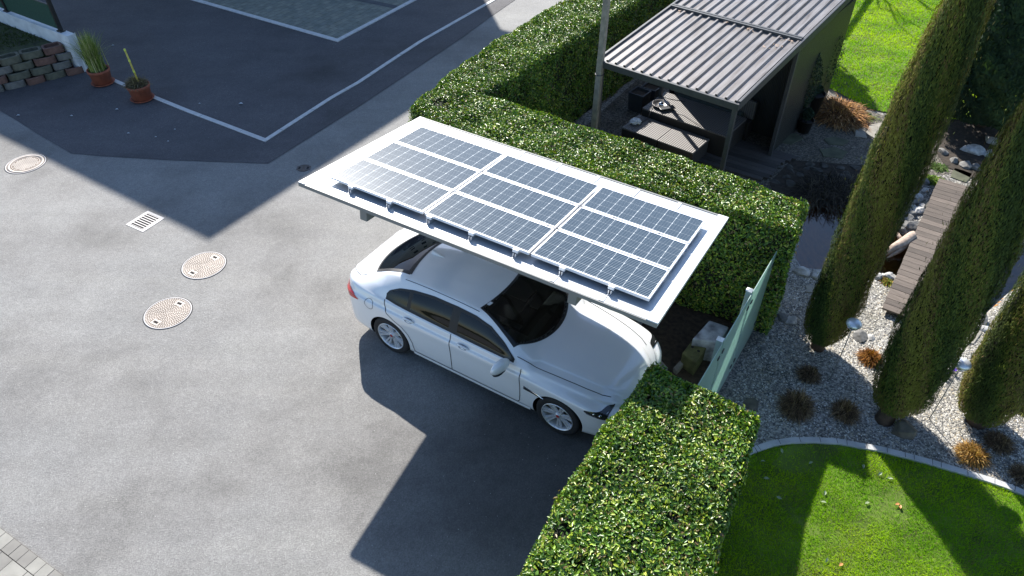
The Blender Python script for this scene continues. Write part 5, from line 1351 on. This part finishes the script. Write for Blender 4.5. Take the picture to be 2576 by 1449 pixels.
for x in (pa, pb, pb+(pb-pa)):
    bm = bmesh.new(); y0 = .045*sy; box(bm, x-.035, x+.035, y0-.035, y0+.035, -.02, fh+.02); bevel(bm, .004); ps = obj('post', bm, simple('pale_green_post', (.30, .40, .38), .4, var=.05), scr)
    bm = bmesh.new(); q = [bm.verts.new((x+sx2*.042, y0+sy2*.042, fh+.021)) for sx2, sy2 in ((-1, -1), (1, -1), (1, 1), (-1, 1))]; tp = bm.verts.new((x, y0, fh+.05)); bm.faces.new(q[::-1])
    for i in range(4): bm.faces.new((q[i], q[(i+1) % 4], tp))
    obj('post_cap', bm, M['alu_trim'], ps)
# ---- blocks at the head of the parking space
def block(cs, z, h, label, mt, holes=False, name='concrete_block'):
    P = [G2(x, y, z) for x, y in cs]; c = sum((Vector(p) for p in P), Vector((0, 0)))/4
    t = thing(name, label, 'block', (c.x, c.y, 0)); bm = bmesh.new(); prism(bm, [(p[0]-c.x, p[1]-c.y) for p in P], z-h, z); bevel(bm, .018, 3); obj('block_body', bm, mt, t)
    if holes:
        e1 = Vector(P[1])-Vector(P[0])
        for k in (-.22, .22):
            v = (Vector(P[0])+Vector(P[1])-Vector(P[2])-Vector(P[3]))/2*k
            bm = bmesh.new(); lathe(bm, [(.022, z-.01), (.022, z+.002)], 12, (v.x, v.y)); obj('hole', bm, M['gap'], t)
m_blue = simple('chalky_grey_stone', (.30, .32, .36), .8, var=.75, scale=5, bs=.4, bscale=20)
block([(1742, 852), (1785, 805), (1834, 822), (1808, 862)], .42, .42, 'white-stained grey block against the hedge below the carport corner', m_blue)
block([(1716, 888), (1748, 846), (1782, 866), (1752, 914)], .28, .28, 'mossy concrete block with two holes beside the car bonnet', M['moss_block'], True)
block([(1693, 925), (1712, 905), (1722, 912), (1704, 934)], .10, .10, 'low dark block between the mossy block and the front hedge', M['rock_grey'], False, 'kerb_block')
# thin wire plant support in the shaded gravel
bm = bmesh.new(); c = G(1935, 1000)
for k in range(6):
    a = k*.11; tube(bm, [(a-.25, .02*k, 0), (a-.25, .02*k, .36)], .0025, 4)
for z in (.1, .34): tube(bm, [(-.25, 0, z), (.30, .10, z)], .0025, 4)
o = obj('wire_trellis', bm, M['black']); o.location = c; tag(o, 'thin black wire trellis in the shaded gravel right of the screen', 'trellis')

# ================================================================ dark pots by the shed
def potted(px, py, r, h, crown, label, seed, wide=.28):
    c = G(px, py); t = thing('potted_shrub', label, 'potted plant', c)
    bm = bmesh.new(); lathe(bm, [(r*.75, 0), (r, h), (r*1.04, h), (r*.92, h-.02), (r*.9, h-.05)], 24); obj('pot', bm, M['slate'] if seed % 2 else M['black'], t, False)
    g = np.random.default_rng(seed); n = 2600; z = h+g.uniform(0, 1, n)*crown; rr = wide*np.sin(np.clip((z-h)/crown, 0, 1)*pi*.85+.25)*g.uniform(.2, 1, n)**.5; a = g.uniform(0, 6.283, n)
    P = np.stack([rr*np.cos(a), rr*np.sin(a), z], -1); ax = g.normal(0, .5, (n, 3))+[0, 0, 1]; nr = g.normal(0, 1, (n, 3))
    col = np.array([(.018, .035, .020), (.03, .05, .03), (.05, .08, .055)])[g.integers(0, 3, n)]
    link('foliage', tuftmesh('foliage', P, nr, ax, g.uniform(.04, .08, n), np.full(n, .02), col), M['needle'], t)
    bm = bmesh.new(); tube(bm, [(0, 0, h-.05), (0, 0, h+crown*.8)], .012, 6); obj('stem', bm, M['bark'], t)
potted(2000, 318, .17, .42, 1.3, 'potted dark conifer nearest the shed wall', 1)
potted(2020, 332, .16, .30, .25, 'low dark pot in front of the potted conifer', 2, .12)
potted(2032, 290, .24, .55, .18, 'tall black pot beside the russet dead fern', 4, .18)
potted(2036, 262, .20, .35, 1.6, 'wispy grey-green potted shrub at the corner of the upper lawn', 3, .42)
# ================================================================ upper-left corner: wall, mesh fence, planting bed, pots
WE = G(217, 178); WC = G(187, 84, .95); WA = G(6, 17, .95); wd_ = (WA-WC); wd_.z = 0; wd_.normalize(); wn_ = Vector((-wd_.y, wd_.x, 0))
if wn_.y > 0: wn_ = -wn_                         # towards the bed
wall = thing('garden_wall', 'white rendered garden wall with green mesh fence on top, upper left', 'wall', (WC.x, WC.y, 0), math.atan2(wd_.y, wd_.x))
bm = bmesh.new(); q = 1 if Vector((-wd_.y, wd_.x, 0)).dot(wn_) > 0 else -1
box(bm, 0, 9, min(0, q*.2), max(0, q*.2), -.1, .95); bevel(bm, .008); obj('wall_body', bm, M['white_wall'], wall)
wl = (WE-Vector((WC.x, WC.y, 0))); 
loc2 = Matrix.Rotation(-wall.rotation_euler.z, 4, 'Z') @ wl; bm = bmesh.new()
ww = .2; dr_ = Vector((loc2.x, loc2.y)).normalized(); nn_ = Vector((-dr_.y, dr_.x))*.09
vb = [(nn_.x, nn_.y), (-nn_.x, -nn_.y), (loc2.x-nn_.x, loc2.y-nn_.y), (loc2.x+nn_.x, loc2.y+nn_.y)]
V8 = [bm.verts.new((x, y, -.05)) for x, y in vb]+[bm.verts.new((vb[0][0], vb[0][1], .948)), bm.verts.new((vb[1][0], vb[1][1], .948)), bm.verts.new((vb[2][0], vb[2][1], .06)), bm.verts.new((vb[3][0], vb[3][1], .06))]
for f in ((0, 1, 2, 3), (4, 5, 6, 7), (0, 1, 5, 4), (1, 2, 6, 5), (2, 3, 7, 6), (3, 0, 4, 7)): bm.faces.new([V8[i] for i in f])
bmesh.ops.recalc_face_normals(bm, faces=bm.faces); obj('sloping_wall_end', bm, M['white_wall'], wall)
px_off = (G(157, 78, .95)-WC).dot(wd_)
fen = thing('mesh_fence', 'dark green privacy mesh fence standing on the white wall', 'fence', (WC.x, WC.y, .95), wall.rotation_euler.z)
for x in (px_off, px_off+2.4, px_off+4.8, px_off+7.2):
    bm = bmesh.new(); box(bm, x-.045, x+.045, q*.10-.04, q*.10+.04, -.02, 1.7 if x == px_off else 1.2); box(bm, x-.09, x+.09, q*.10-.07, q*.10+.07, .002, .03); bevel(bm, .006); obj('post', bm, M['black'], fen)
for k in range(3):
    bm = bmesh.new(); x = px_off+2.4*k; box(bm, x+.05, x+2.35, q*.10-.006, q*.10+.006, .04, .62); m_ = obj('mesh_panel', bm, M['netting'], fen)
    bm = bmesh.new(); box(bm, x+.05, x+2.35, q*.10-.012, q*.10+.012, .622, .645); obj('rail', bm, M['slate'], fen)
# bed of soil and grass behind the block wall
hb = .66
r0 = G(205, 183); r1 = G(-70, 250); rd_ = (r1-r0).normalized(); rn_ = Vector((-rd_.y, rd_.x, 0)); 
if rn_.y < 0: rn_ = -rn_
bm = bmesh.new(); far_ = WC+wd_*8.5; near_ = r1+rn_*.35
bedp = [(r0+rn_*.32).xy, (r1+rn_*.32+rd_*4).xy, (far_+rd_*2.5).xy, far_.xy, (WC+wn_*.02).xy]
prism(bm, [tuple(p) for p in bedp], -.05, hb-.06)
tag(obj('soil', bm, M['soil_grass']), kind='structure')
P = scatter([tuple(p) for p in bedp], 16000)
kk = ((np.array(P)-np.array(r0.xy))@np.array(rn_.xy)) > 1.0
tag(link('grass', blades('grass', P[kk], .03, .08, .008, hb-.06, lambda n, P2: np.array((.035, .055, .012))*rng.uniform(.5, 1.5, (n, 1)), lean=.8), M['blade']), kind='stuff')
bw = thing('planter_block_wall', 'stepped retaining wall of red and grey planter ring blocks', 'retaining wall', r0, math.atan2(rd_.y, rd_.x))
qs = 1 if Vector((-rd_.y, rd_.x, 0)).dot(rn_) > 0 else -1
redb = simple('red_concrete_block', (.14, .078, .062), .9, var=.3, scale=9, bs=.6, bscale=30); greyb = simple('grey_concrete_block', (.135, .13, .12), .9, var=.45, scale=7, bs=.8, bscale=30)
mossb = simple('mossy_grey_block', (.095, .095, .07), .9, var=.45, scale=7, bs=.8, bscale=30)
cols_ = [redb, greyb, redb, mossb, greyb, redb, mossb, redb]
LW = (r1-r0).length; ci = 0
def ringblock(w_, d, h):
    bm = bmesh.new(); n = 22; O = []; I = []
    for k in range(n):
        a = 2*pi*k/n; c_, s_ = cos(a), sin(a); e_ = .42
        ox = math.copysign(abs(c_)**e_, c_)*w_/2; oy = math.copysign(abs(s_)**e_, s_)*d/2; O.append((ox, oy)); I.append((ox*.74, oy*.68))
    vs = [[bm.verts.new((x, y, z)) for x, y in S_] for S_, z in ((O, 0), (O, h), (I, h), (I, h*.55))]
    for A, B in zip(vs, vs[1:]):
        for i in range(n): bm.faces.new((A[i], A[(i+1) % n], B[(i+1) % n], B[i]))
    bm.faces.new(vs[3]); bm.faces.new(vs[0][::-1])
    for f in bm.faces: f.material_index = 0
    bm.faces.ensure_lookup_table(); bevel(bm, .012, 2, 50)
    return bm
for row in range(4):
    x = .06+(.22 if row % 2 else 0); z = row*.175; 
    while x < LW+.3:
        w_ = .46*random.uniform(.9, 1.1)
        bm = ringblock(w_*.97, .34, .172); o = obj('block', bm, random.choice(cols_), bw)
        o.location = (x+w_/2-.15, qs*(.14+row*.055)+random.uniform(-.03, .03), z+.0); o.rotation_euler = (random.uniform(-.03, .03), 0, random.uniform(-.12, .12)); x += w_
        ci += 1
# terracotta pots
def tpot(px, py, r, h, label):
    c = G(px, py); t = thing('terracotta_pot', label, 'plant pot', c)
    bm = bmesh.new(); lathe(bm, [(r*.98, .02), (r*1.12, .055), (r*1.08, .06), (r*.9, .03)], 32); obj('saucer', bm, M['terracotta'], t)
    bm = bmesh.new(); lathe(bm, [(r*.86, .03), (r*.99, h-.07), (r*1.05, h-.065), (r*1.07, h), (r*.98, h), (r*.93, h-.04)], 36); obj('pot', bm, M['terracotta'], t)
    bm = bmesh.new(); lathe(bm, [(r*.94, h-.045), (r*.93, h-.035)], 24); obj('soil', bm, M['earth'], t)
    return c
c = tpot(261, 210, .245, .38, 'terracotta pot holding tall grass, nearest the block wall')
g = np.random.default_rng(12)
def reedy(c, n, r, h, z, pal, wd, label, curl=.35, name='ornamental_grass', lean=(0, 0)):
    t = thing(name, label, 'grass plant', (c.x, c.y, z)); a = g.uniform(0, 6.283, n); hh = h*g.uniform(.55, 1.05, n); ou = r*np.abs(g.normal(0, 1, n))
    b = np.stack([g.normal(0, .07, n), g.normal(0, .07, n), 0*a], -1); V = []; d = np.stack([np.cos(a), np.sin(a)], -1); s = np.stack([-d[:, 1], d[:, 0], 0*a], -1)*wd
    for f in (0, .4, .75, 1):
        q = b+np.stack([d[:, 0]*ou*f**2.2+lean[0]*f, d[:, 1]*ou*f**2.2+lean[1]*f, hh*(f-curl*ou/r*.35*f**3)], -1); V += [q-s*(1.02-f), q+s*(1.02-f)]
    V = np.stack(V, 1).reshape(-1, 3); k = 8*np.arange(n)[:, None]
    F = np.concatenate([k+np.array([[i, i+1, i+3, i+2]]) for i in (0, 2, 4)]); pal = np.array(pal)
    col = pal[g.integers(0, len(pal), n)]*g.uniform(.7, 1.3, (n, 1)); link('blades', npmesh('blades', V, F, np.repeat(col, 8, 0)), M['drygrass'], t)
reedy(c, 620, .30, 1.0, .34, [(.20, .26, .06), (.28, .32, .10), (.12, .18, .03), (.45, .42, .22)], .011, 'tall yellow-green ornamental grass growing in the first pot', lean=(-.05, .02))
c = tpot(360, 250, .245, .38, 'terracotta pot with clipped grass and a yellow stake')
tuft(0, 0, .27, .28, 1500, 'round clipped brown grass in the second pot', [(.20, .16, .09), (.14, .11, .06), (.26, .21, .13)], 'ornamental_grass', 'grass plant', z=.33, seed=33, grnd=c+Vector((-.03, 0, 0)), wd=.006)
st = thing('marker_stake', 'yellow marker stake with bright bands standing in the second pot', 'stake', c+Vector((.06, -.02, .32)))
bm = bmesh.new(); Mt = Matrix.Rotation(R(-3), 4, 'Y'); lathe(bm, [(.020, 0), (.020, .93)], 10, M=Mt); obj('stake', bm, M['yellow'], st)
bm = bmesh.new()
for z in (.36, .62, .87): lathe(bm, [(.023, z), (.023, z+.055)], 10, M=Mt)
obj('bands', bm, M['yellow_band'], st)
# ================================================================ ironwork in the driveway
iron = simple('worn_cast_iron', (.38, .335, .295), .6, metal=.1, var=.2, scale=3); iron_d = simple('cast_iron_grooves', (.16, .12, .09), .8, var=.3, scale=6); frame_i = simple('pale_iron_frame', (.44, .42, .41), .6, var=.12, scale=6)
def manhole(px, py, r, label, rings, rot, style=0, z=.001, mt=None):
    c = G(px, py); t = thing('manhole_cover', label, 'manhole cover', (c.x, c.y, z), rot)
    bm = bmesh.new(); lathe(bm, [(r, 0), (r*.995, .006), (r*.945, .006), (r*.94, .001)], 64, cap0=False, cap1=False); obj('frame', bm, frame_i if mt is None else mt, t)
    bm = bmesh.new(); lathe(bm, [(r*1.035, 0), (r*1.03, .002), (r*1.001, .0015)], 64, cap0=False, cap1=False); obj('joint', bm, M['gap'], t)
    bm = bmesh.new(); lathe(bm, [(r*.94, .001), (r*.935, .003)], 64, cap0=False); lid = obj('lid', bm, iron_d, t)
    bm = bmesh.new(); R1 = r*.92
    if style == 0:
        for k in range(1, rings+1):
            rr = R1*(k-.4)/rings; n = max(5, int(2*pi*rr/(R1/rings*1.05)))
            for i in range(n):
                a = 2*pi*i/n+k*.2
                if abs(abs(rr*cos(a))-r*.66) < .055 and abs(rr*sin(a)) < .075: continue
                w2 = R1/rings*.36; Mt = Matrix.Rotation(a, 4, 'Z') @ Matrix.Translation((rr, 0, .003)); box(bm, -w2, w2, -w2*.95, w2*.95, 0, .004, Mt)
        for s in (-1, 1): box(bm, s*r*.66-.055, s*r*.66+.055, -.075, .075, .003, .0075)
    else:
        R1 = r*.62
        for i in range(-6, 7):
            for j in range(-6, 7):
                x, y = i*R1/6.3, j*R1/6.3
                if x*x+y*y < R1*R1: box(bm, x-R1*.062, x+R1*.062, y-R1*.062, y+R1*.062, .003, .006)
        for ra, rb in ((.66, .70), (.76, .90)): lathe(bm, [(r*ra, .003), (r*ra, .007), (r*rb, .007), (r*rb, .003)], 48, cap0=False, cap1=False)
    obj('studs', bm, iron if mt is None else mt, lid)
    if style == 0:
        for s in (-1, 1):
            bm = bmesh.new(); box(bm, s*r*.66-.022, s*r*.66+.022, -.045, .045, .0077, .0082); obj('lifting_slot', bm, M['gap'], lid)
manhole(513, 667.5, .370, 'studded round manhole cover furthest right, near the tip of the shadow', 10, R(58))
manhole(422.5, 787.5, .370, 'rust-tinted round manhole cover nearest the viewer', 10, R(62))
manhole(65, 412, .385, 'round manhole cover with square grid at the left edge', 10, R(10), 1)
manhole(764, 423, .13, 'small dark valve cover beside the near corner of the carport', 4, 0, 0, mt=simple('dull_iron', (.10, .085, .08), .7, var=.2))
gc = [G(*q) for q in ((372, 530), (415, 550), (356, 586), (320, 564))]; c = sum(gc, Vector())/4; gu = (gc[3]-gc[0]+gc[2]-gc[1])/2; gv = (gc[1]-gc[0]+gc[2]-gc[3])/2
t = thing('drain_grate', 'rectangular slotted drain grate at the edge of the building shadow', 'drain grate', (c.x, c.y, .001), math.atan2(gu.y, gu.x)); GL, GW_ = gu.length/2, gv.length/2
bm = bmesh.new(); box(bm, -GL+.03, GL-.03, -GW_+.03, GW_-.03, -.001, .0015); obj('well', bm, M['gap'], t)
bm = bmesh.new()
for a in ((-GL, GL, -GW_, -GW_+.045), (-GL, GL, GW_-.045, GW_), (-GL, -GL+.045, -GW_+.0451, GW_-.0451), (GL-.045, GL, -GW_+.0451, GW_-.0451)): box(bm, *a, 0, .006)
obj('frame', bm, frame_i, t)
bm = bmesh.new(); n = 7; x0 = -GL+.055; pit = (2*GL-.11)/n
for a in ((x0-.008, -x0+.008, -GW_+.047, -GW_+.075), (x0-.008, -x0+.008, GW_-.075, GW_-.047)): box(bm, *a, .002, .010)
for k in range(n+1): box(bm, x0+k*pit-(.0 if k == 0 else pit*.20), x0+k*pit+(.0 if k == n else pit*.20)+(.004 if k == 0 else 0), -GW_+.076, GW_-.076, .002, .010)
obj('bars', bm, simple('worn_grate_bars', (.40, .37, .35), .5, var=.12), t)
# fallen leaves on the lower lawn and the drive
for k, (x, y) in enumerate(((1967, 1134), (1920, 1160), (2172, 1173), (2214, 1192), (2239, 1203), (1928, 1203), (2072, 1263), (2182, 1265), (2079, 1409), (2075, 1240), (1960, 1252), (2040, 1164))):
    c = G(x, y, .055); g_ = np.random.default_rng(k+5)
    P = np.array([[0, 0, 0.]]); me_ = leafmesh('fallen_leaf', P, np.array([[g_.normal(0, .25), g_.normal(0, .25), 1.]]), g_.normal(0, 1, (1, 3)), np.array([.075]), np.array([.034]), np.array([(.30, .36, .22)]))
    o = link('fallen_leaf', me_, M['leaf']); o.location = c; tag(o, 'pale fallen leaf lying on the lower lawn', 'leaf', 'fallen leaves on the lower lawn')
for k, (x, y) in enumerate(((2264, 1274), (2116, 1420), (2258, 1268))):
    c = G(x, y, .055); me_ = leafmesh('fallen_leaf', np.zeros((1, 3)), np.array([[.1, .2, 1.]]), np.array([[.3+k, 1., .1]]), np.array([.08]), np.array([.036]), np.array([(.55, .25, .10)]))
    o = link('fallen_leaf', me_, M['leaf']); o.location = c; tag(o, 'orange-brown fallen leaf on the sunlit lower lawn', 'leaf', 'orange fallen leaves on the lower lawn')
# bits on the neighbour's asphalt
for k, (x, y, s) in enumerate(((284, 115, .05), (606, 262, .07), (294, 276, .05), (180, 292, .04), (46, 291, .05), (323, 336, .04), (440, 326, .03), (423, 356, .03), (392, 345, .03), (502, 261, .03))):
    c = G(x, y, .010); me_ = leafmesh('paper_scrap', np.zeros((1, 3)), np.array([[0, .1, 1.]]), np.array([[1.+k % 2, .4, 0]]), np.array([s*1.6]), np.array([s*1.1]), np.array([(.55, .58, .60)]))
    o = link('paper_scrap', me_, M['pebble']); o.location = c+Vector((0, 0, .008)); tag(o, 'small pale scrap lying on the shaded dark asphalt', 'scrap', 'pale scraps on the dark asphalt')
# yellow-green shrub at the top right edge
broad_conifer('yellow-green rounded shrub at the top right edge on the lawn', G2(2590, 110), [(.02, .5), (.3, .9), (.8, .95), (1.2, .6), (1.4, .1)], 9000, 31, tl=.12, tw=.06,
              pal=[(.10, .15, .02), (.16, .20, .03), (.07, .12, .03), (.25, .26, .05)], name='shrub', cat='shrub')
# ================================================================ beyond the frame: what casts the shadows
kS = 1/math.tan(SUN_EL); sg = Vector((.2258, -.9742, 0))
HH = 9.6
tip = G(525, 607); cor = tip-sg*kS*HH; eA = (G(0, 345)-tip).normalized(); eB = Vector((-eA.y, eA.x, 0)); 
if eB.y < 0: eB = -eB
m0 = G(1289, 59); Lb = 4.0
for _ in range(400):
    P3 = tip+eB*Lb; d = P3-m0; cr = d.x*(-sg.y)+d.y*sg.x
    if cr > 0: break
    Lb += .05
print('HOUSE', tip, cor, Lb, eA, eB)
def house(o0, ua, ub, la, lb, hh, label):
    t = thing('house', label, 'house', (o0.x, o0.y, 0), math.atan2(ub.y, ub.x))
    # local x along ub, local y along ua or its opposite
    q = 1 if Vector((-ub.y, ub.x, 0)).dot(ua) > 0 else -1
    bm = bmesh.new(); box(bm, .3, lb-.3, min(q*.3, q*la), max(q*.3, q*la), -.1, hh-.25); obj('wall', bm, M['plaster'], t)
    bm = bmesh.new(); box(bm, 0, lb, min(0, q*(la+.3)), max(0, q*(la+.3)), hh-.249, hh); bevel(bm, .02); obj('roof', bm, M['tile'], t)
    for fl in range(3):
        for k in range(int((lb-1.5)/2.4)):
            x = 1.4+k*2.4; z = 1+fl*2.9
            bm = bmesh.new(); box(bm, x-.55, x+.55, q*.3-.04, q*.3+.02, z, z+1.4); w_ = obj('window', bm, M['white'], t)
            bm = bmesh.new(); box(bm, x-.47, x+.47, q*.3-.045*q-.008, q*.3-.045*q+.008, z+.08, z+1.32); obj('pane', bm, simple('window_glass', (.03, .035, .04), .05), w_)
house(cor, eA, eB, 14, Lb, HH, 'tall rendered house beyond the upper edge that shades the driveway')
def bare_tree(base, h, label, seed, spread=1.6, r=.13):
    g = random.Random(seed); t = thing('bare_tree', label, 'tree', base); bm = bmesh.new(); tips = []
    def br_(p, d, l, r_, n):
        pts = [p]; q = p.copy(); dd = d.copy()
        for k in range(4): dd = (dd+Vector((g.gauss(0, .13), g.gauss(0, .13), .05))).normalized(); q = q+dd*l/4; pts.append(q.copy())
        tube(bm, pts, [r_*(1-.15*k) for k in range(5)], 6)
        if n:
            for k in range(3): 
                nd = (dd+Vector((g.gauss(0, .55), g.gauss(0, .55), g.gauss(.1, .3)))).normalized(); br_(pts[g.choice([2, 3, 4])], nd, l*.68, r_*.5, n-1)
    br_(Vector((0, 0, -.1)), Vector((0, 0, 1)), h*.45, r, 4); obj('branches', bm, M['bark'], t)
# unseen post-and-beam frame, added to cast the bent shadow on the upper lawn
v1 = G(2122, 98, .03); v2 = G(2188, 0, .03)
sf = thing('shadow_frame', 'unseen timber frame added beyond the upper edge to cast a shadow', 'shadow frame', (v1-sg*kS*2.2)); 
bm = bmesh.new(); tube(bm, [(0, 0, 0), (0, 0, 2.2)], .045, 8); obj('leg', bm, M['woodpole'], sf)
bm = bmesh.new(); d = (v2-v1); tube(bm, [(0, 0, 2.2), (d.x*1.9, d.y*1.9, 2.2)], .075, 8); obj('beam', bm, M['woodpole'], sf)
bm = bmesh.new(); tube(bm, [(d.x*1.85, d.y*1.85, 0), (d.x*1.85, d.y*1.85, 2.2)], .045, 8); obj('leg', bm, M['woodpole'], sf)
# shrub behind the shed
sc = G(2160, 250); bs = sc-sg*kS*2.5
broad_conifer('loose evergreen shrub hidden behind the shed', (bs.x, bs.y), [(.05, .3), (.5, .42), (1.4, .5), (2.1, .45), (2.7, .2), (3.0, .02)], 4200, 41, tl=.16, tw=.05, name='shrub', cat='shrub')
bt_ = G(2290, 40)-sg*kS*3.2
bare_tree(bt_, 5.5, 'bare branching tree beyond the upper lawn', 8)
bpy.context.view_layer.update()
